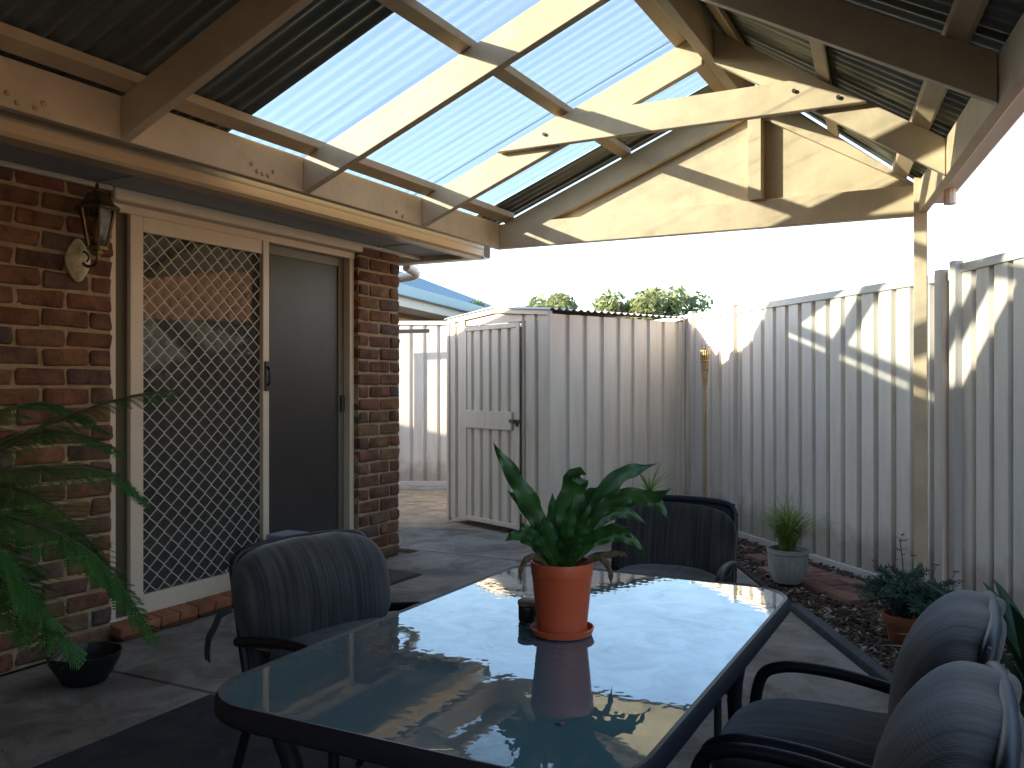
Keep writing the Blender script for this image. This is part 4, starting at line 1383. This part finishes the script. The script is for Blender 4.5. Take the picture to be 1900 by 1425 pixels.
leaf([(0.002, 0.02, Z0_), (0.012, 0.035, 0.22), (0.024, 0.05, 0.29), (0.035, 0.035, 0.340), (0.04, 0.0, 0.345)], 0.062, wave=0.10, seed=4, fold=0.1)
leaf([(0.000, -0.02, Z0_), (0.004, -0.05, 0.20), (0.010, -0.08, 0.255), (0.017, -0.10, 0.315)], 0.030, wave=0.16, seed=5, fold=0.5)
leaf([(-0.008, 0.02, Z0_), (-0.035, 0.06, 0.20), (-0.065, 0.10, 0.258), (-0.110, 0.14, 0.325)], 0.035, wave=0.19, seed=6)
leaf([(0.010, -0.02, Z0_), (0.042, -0.06, 0.205), (0.080, -0.10, 0.240), (0.115, -0.13, 0.250), (0.140, -0.15, 0.232)], 0.025, wave=0.24, seed=7)
leaf([(-0.012, -0.02, Z0_), (-0.042, -0.06, 0.205), (-0.070, -0.10, 0.238), (-0.092, -0.12, 0.264)], 0.021, wave=0.24, seed=8)
leaf([(0.012, 0.02, Z0_), (0.055, 0.06, 0.205), (0.100, 0.10, 0.240), (0.160, 0.13, 0.246), (0.215, 0.14, 0.215)], 0.031, wave=0.19, seed=9)
leaf([(-0.004, -0.015, Z0_), (-0.026, -0.05, 0.21), (-0.045, -0.075, 0.275)], 0.032, wave=0.16, seed=10, fold=0.35)
leaf([(0.012, -0.02, Z0_), (0.030, -0.05, 0.215), (0.055, -0.07, 0.265)], 0.032, wave=0.16, seed=11, fold=0.35)
leaf([(-0.002, 0.015, Z0_), (-0.012, 0.04, 0.22), (-0.018, 0.07, 0.300)], 0.039, wave=0.16, seed=12, fold=0.3)
leaf([(-0.010, -0.01, Z0_), (-0.05, -0.03, 0.195), (-0.095, -0.05, 0.225), (-0.125, -0.06, 0.215)], 0.027, wave=0.22, seed=13)
leaf([(0.002, -0.02, Z0_), (0.018, -0.06, 0.195), (0.03, -0.10, 0.235)], 0.031, wave=0.16, seed=14, fold=0.4)
leaf([(0.008, 0.02, Z0_), (0.03, 0.05, 0.22), (0.062, 0.08, 0.285), (0.10, 0.10, 0.315)], 0.036, wave=0.13, seed=15)
leaf([(0.006, -0.005, Z0_), (0.05, -0.02, 0.235), (0.10, -0.035, 0.292), (0.16, -0.05, 0.312), (0.205, -0.06, 0.290), (0.225, -0.065, 0.255)], 0.034, wave=0.2, seed=16)
leaf([(0.008, 0.0, Z0_), (0.06, 0.0, 0.195), (0.11, 0.0, 0.215), (0.155, 0.0, 0.205), (0.185, 0.0, 0.175)], 0.026, wave=0.2, seed=17)
leaf([(-0.006, 0.0, Z0_), (-0.04, 0.01, 0.215), (-0.085, 0.02, 0.285), (-0.12, 0.03, 0.31)], 0.032, wave=0.2, seed=18)
for k, pts in enumerate(([(-0.03, -0.02, 0.150), (-0.06, -0.04, 0.178), (-0.085, -0.05, 0.165), (-0.098, -0.055, 0.125)],
                         [(0.04, -0.01, 0.150), (0.075, -0.02, 0.172), (0.100, -0.03, 0.150), (0.106, -0.03, 0.105)],
                         [(0.05, 0.0, 0.152), (0.085, -0.01, 0.172), (0.125, -0.01, 0.178), (0.145, -0.01, 0.17)])):
    leaf(pts, 0.014, 'dead_leaf', 'fern_dead', 0.25, 0.3, 20 + k)
jar = thing('small_jar', 'small dark jar with brown lid on the table behind the orange pot', 'jar', (2.664, 1.832, TZ + 0.0015))
part('jar_body', MB().lathe([(0.020, 0), (0.023, 0.004), (0.0235, 0.034), (0.021, 0.038)], 20), 'jar', jar, local=True, smooth=True)
part('lid', MB().lathe([(0.0245, 0.0385), (0.025, 0.040), (0.025, 0.047), (0.022, 0.049)], 20), 'cork', jar, local=True, smooth=True)
twig = tag(obj('fallen_leaf', MB().grid(4, 1, lambda u, v: (-0.02 + 0.04 * u, (v - 0.5) * 0.008 * (1 - abs(2 * u - 1)) + 0.004 * sin(u * 5), 0.003 + 0.003 * sin(u * 6))).mesh('fallen_leaf', 'fern_dead')),
           'tiny dry leaf lying on the glass left of the orange pot', 'leaf')
twig.location = (2.665, 1.80, TZ + 0.002)
speck = tag(obj('fallen_leaf', MB().grid(3, 2, lambda u, v: (-0.007 + 0.014 * u, (v - 0.5) * 0.010, 0.003 * sin(u * 3))).mesh('fallen_leaf', 'fern_dead')),
            'dark dry leaf crumb on the near part of the glass', 'leaf')
speck.location = (2.985, 1.30, TZ + 0.002)

# ------------------------------------------------------------------ tree fern at the left edge
FO = Vector((3.575 + 0.887 * -1.35 - 0.4617 * 2.0, 0.4617 * -1.35 + 0.887 * 2.0, 0))
ff = thing('tree_fern', 'feathery green tree fern with arching fronds reaching in from the left edge', 'plant', FO, YAW)
part('pot_body', MB().lathe([(0.10, 0.0), (0.11, 0.02), (0.13, 0.27), (0.14, 0.275), (0.14, 0.31), (0.125, 0.31), (0.115, 0.28), (0.05, 0.27)], 28), 'black', ff, local=True, smooth=True)
part('trunk', MB().tube(smooth_path([(0, 0, 0.25), (0.02, 0.0, 0.6), (0.0, 0.0, 0.93)], 6), [0.07 + 0.008 * sin(i * 2.3) for i in range(13)], 12), 'trunk', ff, local=True, smooth=True)
def frond(pts, plen, seed, droop=0.35):
    rnd = random.Random(seed)
    path = smooth_path([(p[0], p[1], p[2] + 0.95) for p in pts], 14)
    n_ = len(path)
    rach = MB().tube(path, [0.0045 * (1 - 0.8 * i / (n_ - 1)) + 0.0008 for i in range(n_)], 6)
    f_ = part('frond', rach, 'rachis', ff, local=True, smooth=True)
    mb = MB()
    L = [0]
    for a, b in zip(path[:-1], path[1:]):
        L.append(L[-1] + (b - a).length)
    tot = L[-1]
    s = tot * 0.16
    while s < tot * 0.995:
        t = s / tot
        i = max(k for k in range(n_) if L[k] <= s)
        i = min(i, n_ - 2)
        p = path[i].lerp(path[i + 1], (s - L[i]) / max(1e-6, L[i + 1] - L[i]))
        d = (path[i + 1] - path[i]).normalized()
        side0 = d.cross(Vector((0, -0.25, 1))).normalized()
        ln = plen * (sin(pi * (0.10 + 0.88 * t)) ** 0.7) * rnd.uniform(0.85, 1.12)
        for sg in (-1, 1):
            pd = (side0 * sg + d * 0.55 + Vector((rnd.gauss(0, .06), rnd.gauss(0, .06), rnd.gauss(0, .06)))).normalized()
            m_ = max(5, int(ln / 0.0065))
            q = p.copy()
            for k in range(m_):
                tt = k / m_
                dd = (pd + Vector((0, 0, -droop * 1.5 * tt))).normalized()
                q2 = q + dd * ln / m_
                w_ = 0.017 * (1 - tt) ** 0.7 + 0.002
                sd_ = dd.cross(Vector((0.15 * sg, -0.3, 1))).normalized()
                for s2 in (-1, 1):
                    tipp = q + sd_ * s2 * w_ + dd * w_ * 0.55 + Vector((0, 0, -0.25 * w_))
                    mb.add([q, q + dd * ln / m_ * 0.85, tipp], [(0, 1, 2)])
                q = q2
        s += 0.0165
    part('leaflets', mb, 'frond', f_, local=True)
O_ = (0.0, 0.0, -0.03)
frond([O_, (0.08, 0.02, 0.06), (0.163, 0.05, 0.107), (0.262, 0.1, 0.170), (0.393, 0.15, 0.222), (0.525, 0.2, 0.247)], 0.109, 1)
frond([O_, (0.09, 0.0, 0.04), (0.191, 0.0, 0.062), (0.325, 0.05, 0.066), (0.409, 0.1, 0.040), (0.465, 0.15, -0.035)], 0.102, 2)
frond([O_, (0.12, -0.05, 0.03), (0.249, -0.1, -0.015), (0.40, -0.1, -0.073), (0.476, -0.05, -0.171), (0.548, 0.0, -0.325)], 0.109, 3)
frond([O_, (0.15, -0.1, 0.0), (0.307, -0.2, -0.116), (0.373, -0.2, -0.165), (0.423, -0.2, -0.235), (0.426, -0.15, -0.330)], 0.116, 4)
frond([O_, (0.05, 0.1, 0.12), (0.085, 0.2, 0.190), (0.112, 0.3, 0.212), (0.171, 0.35, 0.190), (0.255, 0.4, 0.125)], 0.087, 5)
frond([O_, (0.18, -0.2, 0.02), (0.324, -0.3, -0.028), (0.375, -0.28, -0.083), (0.412, -0.25, -0.175), (0.405, -0.2, -0.285)], 0.116, 6)
frond([O_, (0.10, 0.04, 0.02), (0.22, 0.02, 0.02), (0.33, 0.0, -0.03), (0.41, 0.0, -0.12), (0.45, 0.02, -0.22)], 0.10, 11)
frond([O_, (0.14, -0.12, -0.02), (0.26, -0.2, -0.06), (0.33, -0.22, -0.15), (0.36, -0.2, -0.27)], 0.10, 12)
frond([O_, (0.10, 0.10, 0.10), (0.18, 0.16, 0.14), (0.27, 0.22, 0.13), (0.36, 0.26, 0.08)], 0.09, 13)
frond([O_, (-0.1, 0.05, 0.10), (-0.25, 0.1, 0.12), (-0.4, 0.12, 0.05), (-0.52, 0.1, -0.1)], 0.116, 7)
frond([O_, (-0.02, -0.1, 0.12), (-0.05, -0.25, 0.14), (-0.08, -0.4, 0.05), (-0.1, -0.5, -0.1)], 0.116, 8)

# ------------------------------------------------------------------ things on the paving
bowl = thing('plant_bowl', 'empty black plastic plant bowl against the brick wall', 'bowl', (0.375, 2.385, 0.0015))
part('bowl_body', MB().lathe([(0.075, 0.0), (0.085, 0.004), (0.132, 0.085), (0.140, 0.118), (0.142, 0.122), (0.136, 0.122), (0.126, 0.085), (0.08, 0.012), (0.01, 0.010)], 32), 'black', bowl, local=True, smooth=True)

dm = thing('door_mat', 'brown coir door mat with dark border beside the glass door', 'mat', (0.29, 4.40, 0.001))
part('mat_border', MB().prism([(0.085, 4.03, 0.001), (0.47, 4.03, 0.001), (0.488, 4.70, 0.001), (0.10, 4.745, 0.001)], (0, 0, 0.008)), 'matedge', dm, bevel=0.003)
part('mat_pile', MB().prism([(0.11, 4.06, 0.0095), (0.447, 4.06, 0.0095), (0.463, 4.675, 0.0095), (0.123, 4.715, 0.0095)], (0, 0, 0.005)), 'doormat', dm)

tub = thing('storage_tub', 'pale blue grey plastic tub by the glass door behind the padded chair', 'tub', (0.165, 3.825, 0.001))
part('tub_body', MB().hexa([(-.062, -.07, 0), (.062, -.07, 0), (.062, .07, 0), (-.062, .07, 0)], [(-.075, -.085, .345), (.075, -.085, .345), (.075, .085, .345), (-.075, .085, .345)]), 'tub', tub, local=True, bevel=0.01, seg=3)
part('lid', MB().box(-.082, .082, -.092, .092, .346, .372), 'tub', tub, local=True, bevel=0.008, seg=2)

rug = tag(obj('outdoor_rug', MB().prism([(0.985, -0.9, 0.0015), (3.72, -0.9, 0.0015), (3.50, 2.47, 0.0015), (0.955, 2.50, 0.0015)], (0, 0, 0.007)).mesh('outdoor_rug', 'rug', bevel=0.002)),
          'large charcoal outdoor rug under the table and chairs', 'rug')

# leaf bits blown onto rug and paving
lb = MB()
rl_ = random.Random(11)
for k in range(420):
    x, y = rl_.uniform(0.15, 3.4), rl_.uniform(0.6, 5.2)
    if x > bed_x(y) - 0.05:
        continue
    on_rug = x > 0.97 and y < 2.46
    z = 0.0105 if on_rug else 0.002
    a, s = rl_.uniform(0, 6.28), rl_.uniform(0.003, 0.011) * (1 if on_rug else 0.8)
    c_, s_ = cos(a) * s, sin(a) * s
    lb.add([(x - c_, y - s_, z), (x + s_ * 0.4, y - c_ * 0.4, z + 0.001), (x + c_, y + s_, z + 0.002), (x - s_ * 0.4, y + c_ * 0.4, z + 0.0015)], [(0, 1, 2, 3)])
o = obj('leaf_litter', lb.mesh('leaf_litter', 'chip'))
o['kind'] = 'stuff'
o['label'] = 'scattered bits of dry leaf on rug and paving'

# ------------------------------------------------------------------ garden bed things
edging = thing('garden_edging', 'low dark edging strip between concrete paving and bark bed', 'edging', (bed_x(4.5), 4.5, 0))
def strip(y0, y1, w=0.055):
    a, b = (bed_x(y0), y0), (bed_x(y1), y1)
    return MB().prism([(a[0] + 0.004, a[1], -0.04), (a[0] + w, a[1] + 0.02, -0.04), (b[0] + w, b[1] + 0.02, -0.04), (b[0] + 0.004, b[1], -0.04)], (0, 0, 0.075))
for y0, y1 in ((1.0, 2.2), (2.21, 3.55), (3.56, 4.9)):
    part('strip', strip(y0, y1), 'kerb', edging, bevel=0.008, seg=2)

chips = MB()
rc = random.Random(5)
def in_bed(x, y):
    if x < bed_x(y) + 0.06 or y < 0.3:
        return False
    # right of fences?
    v1 = (x - E1[0]) * D1.y - (y - E1[1]) * D1.x
    if y > 5.40 and v1 > -0.05:
        return False
    v2 = (x - E2[0]) * -D2.y + (y - E2[1]) * D2.x
    if y <= 5.40 and v2 > -0.06:
        return False
    return y < 7.4
cnt = 0
while cnt < 15000:
    x, y = rc.uniform(1.4, 6.0), rc.uniform(0.8, 7.3)
    if not in_bed(x, y):
        continue
    cnt += 1
    L_, W_, T_ = rc.uniform(0.008, 0.028), rc.uniform(0.004, 0.011), rc.uniform(0.002, 0.005)
    mt = Matrix.Translation((x, y, -0.003 + rc.random() ** 2 * 0.022)) @ Matrix.Rotation(rc.uniform(0, 6.28), 4, 'Z') @ Matrix.Rotation(rc.gauss(0, 0.35), 4, 'Y') @ Matrix.Rotation(rc.gauss(0, 0.4), 4, 'X')
    pts = [mt @ Vector(p) for p in ((-L_, -W_, 0), (L_, -W_ * 0.6, 0), (L_ * 0.8, W_, 0), (-L_ * 0.9, W_ * 0.7, 0), (-L_ * 0.9, -W_ * 0.8, T_), (L_ * 0.9, -W_ * 0.4, T_), (L_ * 0.7, W_ * 0.8, T_), (-L_ * 0.8, W_ * 0.5, T_))]
    chips.add(pts, [(4, 5, 6, 7), (0, 1, 5, 4), (1, 2, 6, 5), (2, 3, 7, 6), (3, 0, 4, 7)])
o = obj('bark_mulch', chips.mesh('bark_mulch', 'chip'))
o['kind'] = 'stuff'
o['label'] = 'dark bark mulch with pale chips in the garden bed'

PAV = brick_mesh('brick', 0.228, 0.112, 0.05, 'paver', 71, 0.0015, 0.006)
pav = thing('paver_edging', 'reddish clay pavers laid flat around the fluted grey pot', 'pavers', (2.75, 5.3, 0))
rp = random.Random(9)
d0 = Vector((-0.6856, 0.728, 0))
n0 = Vector((-0.728, -0.6856, 0))
for i in range(5):
    for j in range(3):
        if (i, j) in ((4, 2), (0, 0)):
            continue
        c = Vector((3.05, 5.56, 0)) + d0 * (i * 0.242 - 0.20 + (0.12 if j % 2 else 0)) + n0 * (j * 0.125 + 0.06)
        mt = Matrix.Translation((c.x, c.y, 0.012 + rp.uniform(-0.006, 0.006))) @ Matrix.Rotation(atan2(d0.y, d0.x) - pi / 2 + rp.uniform(-0.06, 0.06), 4, 'Z') @ Matrix.Rotation(rp.uniform(-0.03, 0.03), 4, 'X')
        put('brick', PAV, pav, mt)

def blades(mb, c, n_, hmin, hmax, spread, w, rnd, droop=1.0, z0=0.0, stiff=False, seg=7):
    for k in range(n_):
        a = rnd.uniform(0, 2 * pi)
        h = rnd.uniform(hmin, hmax)
        out = rnd.uniform(0.2, 1.0) ** 0.7 * spread
        b0 = Vector((c[0] + rnd.gauss(0, 0.018), c[1] + rnd.gauss(0, 0.018), z0))
        dr = Vector((cos(a), sin(a), 0))
        sd_ = Vector((-sin(a), cos(a), 0))
        prev = None
        pts = []
        for i in range(seg + 1):
            t = i / seg
            z = h * (t if stiff else (t * (1.55 - 0.55 * t) - droop * 0.42 * (out / max(spread, 1e-4)) * t ** 3))
            pts.append(b0 + dr * out * (t ** 1.6 if not stiff else t) + Vector((0, 0, z)))
        vs, fs = [], []
        for i, p in enumerate(pts):
            ww = w * (1 - (i / seg) ** 1.5) * 0.5 + 0.0004
            vs += [p - sd_ * ww, p + sd_ * ww]
        fs = [(2 * i, 2 * i + 1, 2 * i + 3, 2 * i + 2) for i in range(seg)]
        mb.add(vs, fs)
    return mb
GP = Vector((2.60, 5.44, 0.03))
gpot = thing('fluted_pot', 'pale grey fluted plant pot standing on the red pavers by the fence', 'pot', GP)
wob = lambda a, z: 1 + (0.022 * cos(20 * a) if 0.02 < z < 0.165 else 0)
part('pot_body', MB().lathe([(0.08, 0.0), (0.088, 0.012), (0.10, 0.05), (0.112, 0.10), (0.116, 0.15), (0.116, 0.17), (0.122, 0.175), (0.122, 0.20), (0.112, 0.20), (0.108, 0.17), (0.05, 0.165)], 80, wob=wob), 'pot_grey', gpot, local=True, smooth=True)
part('soil', MB().lathe([(0.108, 0.172), (0.06, 0.18), (0.01, 0.184)], 24), 'soil', gpot, local=True)
gg = thing('grass_plant', 'wispy green grass plant growing in the fluted grey pot', 'plant', GP)
part('blades', blades(MB(), (0, 0), 420, 0.14, 0.36, 0.36, 0.0055, random.Random(4), z0=0.18), 'grassblade', gg, local=True)
part('seed_stems', blades(MB(), (0, 0), 26, 0.32, 0.46, 0.34, 0.0022, random.Random(6), 0.5, z0=0.18), 'grassblade', gg, local=True)

TP = Vector((3.31, 4.46, 0.0))
tp = thing('terracotta_pot', 'terracotta pot in the bark bed holding the red flowered plant', 'pot', TP)
part('pot_body', MB().lathe([(0.07, 0.0), (0.075, 0.004), (0.10, 0.115), (0.112, 0.118), (0.114, 0.15), (0.102, 0.15), (0.096, 0.12), (0.03, 0.118)], 28), 'terracotta', tp, local=True, smooth=True)
fp = thing('flowering_plant', 'bushy blue green plant with small red flowers in the terracotta pot', 'plant', TP)
rf2 = random.Random(21)
fm, st2, fl2 = MB(), MB(), MB()
for k in range(64):
    a = rf2.uniform(0, 6.28)
    out, h = 0.25 * sqrt(rf2.random()), rf2.uniform(0.12, 0.30)
    base = Vector((rf2.gauss(0, .03), rf2.gauss(0, .03), 0.13))
    top = Vector((cos(a) * out, sin(a) * out, 0.13 + h * (1 - 0.5 * out / 0.25)))
    mid = (base + top) / 2 + Vector((0, 0, 0.05))
    path = smooth_path([base, mid, top], 7)
    st2.tube(path, 0.0018, 5, cap=False)
    for i, p in enumerate(path[2:]):
        for q in range(8):
            n_ = Vector((rf2.gauss(0, 1), rf2.gauss(0, 1), rf2.gauss(0.5, 0.7))).normalized()
            b_ = n_.orthogonal().normalized()
            s = rf2.uniform(0.018, 0.034)
            fm.add([p, p + n_ * s * 0.5 + b_ * s * 0.12, p + n_ * s, p + n_ * s * 0.5 - b_ * s * 0.12], [(0, 1, 2, 3)])
for k, (x, y_, z_) in enumerate(((0.02, 0.10, 0.40), (-0.15, 0.10, 0.36), (0.12, 0.02, 0.38), (0.2, 0.05, 0.35), (-0.05, -0.1, 0.30), (0.22, -.05, .33))):
    st2.tube([(x * 0.5, y_ * 0.5, 0.2), (x, y_, z_)], 0.0013, 5, cap=False)
    for q in range(8):
        a = q * pi / 4
        fl2.add([(x, y_, z_), (x + 0.014 * cos(a) - 0.005 * sin(a), y_ + 0.014 * sin(a) + 0.005 * cos(a), z_ + 0.006), (x + 0.018 * cos(a), y_ + 0.018 * sin(a), z_ + 0.004), (x + 0.014 * cos(a) + 0.005 * sin(a), y_ + 0.014 * sin(a) - 0.005 * cos(a), z_ + 0.006)], [(0, 1, 2, 3)])
part('stems', st2, 'rachis', fp, local=True)
part('foliage', fm, 'bluegreen', fp, local=True)
part('flowers', fl2, 'redflower', fp, local=True)

sdl = thing('seedling', 'thin pale seedling against the fence behind the red flowered plant', 'plant', (3.24, 5.13, 0.0))
sm_ = MB().tube(smooth_path([(0, 0, -0.01), (0.01, 0, 0.2), (-0.005, 0, 0.38)], 4), 0.003, 6)
part('stem', sm_, 'rachis', sdl, local=True)
rs = random.Random(8)
slm = MB()
for k in range(16):
    z = 0.16 + 0.24 * rs.random()
    a = rs.uniform(0, 6.28)
    p = Vector((0, 0, z))
    d_ = Vector((cos(a), sin(a), 0.2))
    s_ = Vector((-sin(a), cos(a), 0))
    L_ = rs.uniform(0.03, 0.06)
    slm.add([p, p + d_ * L_ * .5 + s_ * .010, p + d_ * L_, p + d_ * L_ * .5 - s_ * .010], [(0, 1, 2, 3)])
part('leaves', slm, 'bluegreen', sdl, local=True)

def strap_plant(label, loc, n_, L_, w_, seed, lean=(0, 0)):
    t = thing('strap_leaf_plant', label, 'plant', loc)
    rnd = random.Random(seed)
    for k in range(n_):
        a = 2 * pi * k / n_ + rnd.uniform(-.2, .2)
        el = rnd.uniform(0.35, 1.25)
        ln = L_ * rnd.uniform(0.75, 1.1)
        d_ = Vector((cos(a) * cos(el) + lean[0], sin(a) * cos(el) + lean[1], sin(el))).normalized()
        s_ = d_.cross(Vector((0, 0, 1))).normalized()
        up_ = s_.cross(d_)
        vs, fs = [], []
        for i in range(9):
            tt = i / 8
            p = d_ * ln * tt + Vector((0, 0, -0.25 * ln * tt ** 2.6)) + Vector((0, 0, 0.02))
            ww = w_ * (0.55 + 0.9 * sin(pi * min(1, tt * 0.8 + 0.15)) * 0.5) * (1 - tt ** 3.0) + 0.0006
            vs += [p - s_ * ww + up_ * ww * 0.35, p, p + s_ * ww + up_ * ww * 0.35]
        for i in range(8):
            fs += [(3 * i, 3 * i + 1, 3 * i + 4, 3 * i + 3), (3 * i + 1, 3 * i + 2, 3 * i + 5, 3 * i + 4)]
        part('leaf', MB().add(vs, fs), 'straple', t, local=True, smooth=True)
    return t
strap_plant('dark green broad strap leaved plant at the right edge behind the padded chair', (3.80, 3.62, 0.0), 19, 0.72, 0.042, 3)

sp_ = thing('spiky_plant', 'spiky thin leaved plant behind the sling chair in front of the shed', 'plant', (1.60, 5.85, 0.0))
part('pot_body', MB().lathe([(0.09, 0.0), (0.12, 0.20), (0.125, 0.22), (0.11, 0.22), (0.05, 0.2)], 20), 'black', sp_, local=True, smooth=True)
part('trunk', MB().tube([(0, 0, 0.2), (0, 0, 0.47)], 0.02, 8), 'trunk', sp_, local=True)
rq = random.Random(31)
for k in range(34):
    a, el = rq.uniform(0, 6.28), rq.uniform(-0.05, 1.2)
    ln = rq.uniform(0.2, 0.33)
    d_ = Vector((cos(a) * cos(el), sin(a) * cos(el), sin(el)))
    s_ = d_.cross(Vector((0.01, 0, 1))).normalized()
    p = Vector((0, 0, 0.47))
    vs = []
    for i in range(5):
        tt = i / 4
        q = p + d_ * ln * tt + Vector((0, 0, -0.04 * tt * tt))
        ww = 0.007 * (1 - tt ** 1.5) + 0.0004
        vs += [q - s_ * ww, q + s_ * ww]
    part('leaf', MB().add(vs, [(2 * i, 2 * i + 1, 2 * i + 3, 2 * i + 2) for i in range(4)]), 'grassblade', sp_, local=True)

tk = thing('garden_torch', 'bamboo garden torch standing against the fence beside the shed', 'torch', (1.62, 7.20, 0.0))
pole = MB().tube([(0, 0, -0.05), (0, 0, 0.50), (0, 0, 0.51), (0, 0, 0.52), (0, 0, 0.95), (0, 0, 0.96), (0, 0, 0.97), (0, 0, 1.27)], [0.014, 0.014, 0.0165, 0.014, 0.014, 0.0165, 0.014, 0.014], 10)
part('pole', pole, 'bamboo', tk, local=True, smooth=True)
basket = MB()
for k in range(14):
    a = 2 * pi * k / 14
    basket.tube([(0.016 * cos(a), 0.016 * sin(a), 1.20), (0.026 * cos(a + .3), 0.026 * sin(a + .3), 1.33), (0.036 * cos(a + .6), 0.036 * sin(a + .6), 1.43), (0.033 * cos(a + .7), 0.033 * sin(a + .7), 1.49)], 0.0042, 5)
for z, r_ in ((1.27, 0.024), (1.34, 0.030), (1.40, 0.036), (1.455, 0.038), (1.485, 0.036)):
    basket.tube([(r_ * cos(2 * pi * k / 16), r_ * sin(2 * pi * k / 16), z) for k in range(17)], 0.004, 5, cap=False)
part('woven_head', basket, 'bamboo', tk, local=True, smooth=True)
part('oil_can', MB().lathe([(0.022, 1.32), (0.030, 1.47), (0.030, 1.495), (0.012, 1.505), (0.009, 1.53), (0.004, 1.535)], 14), 'black', tk, local=True, smooth=True)
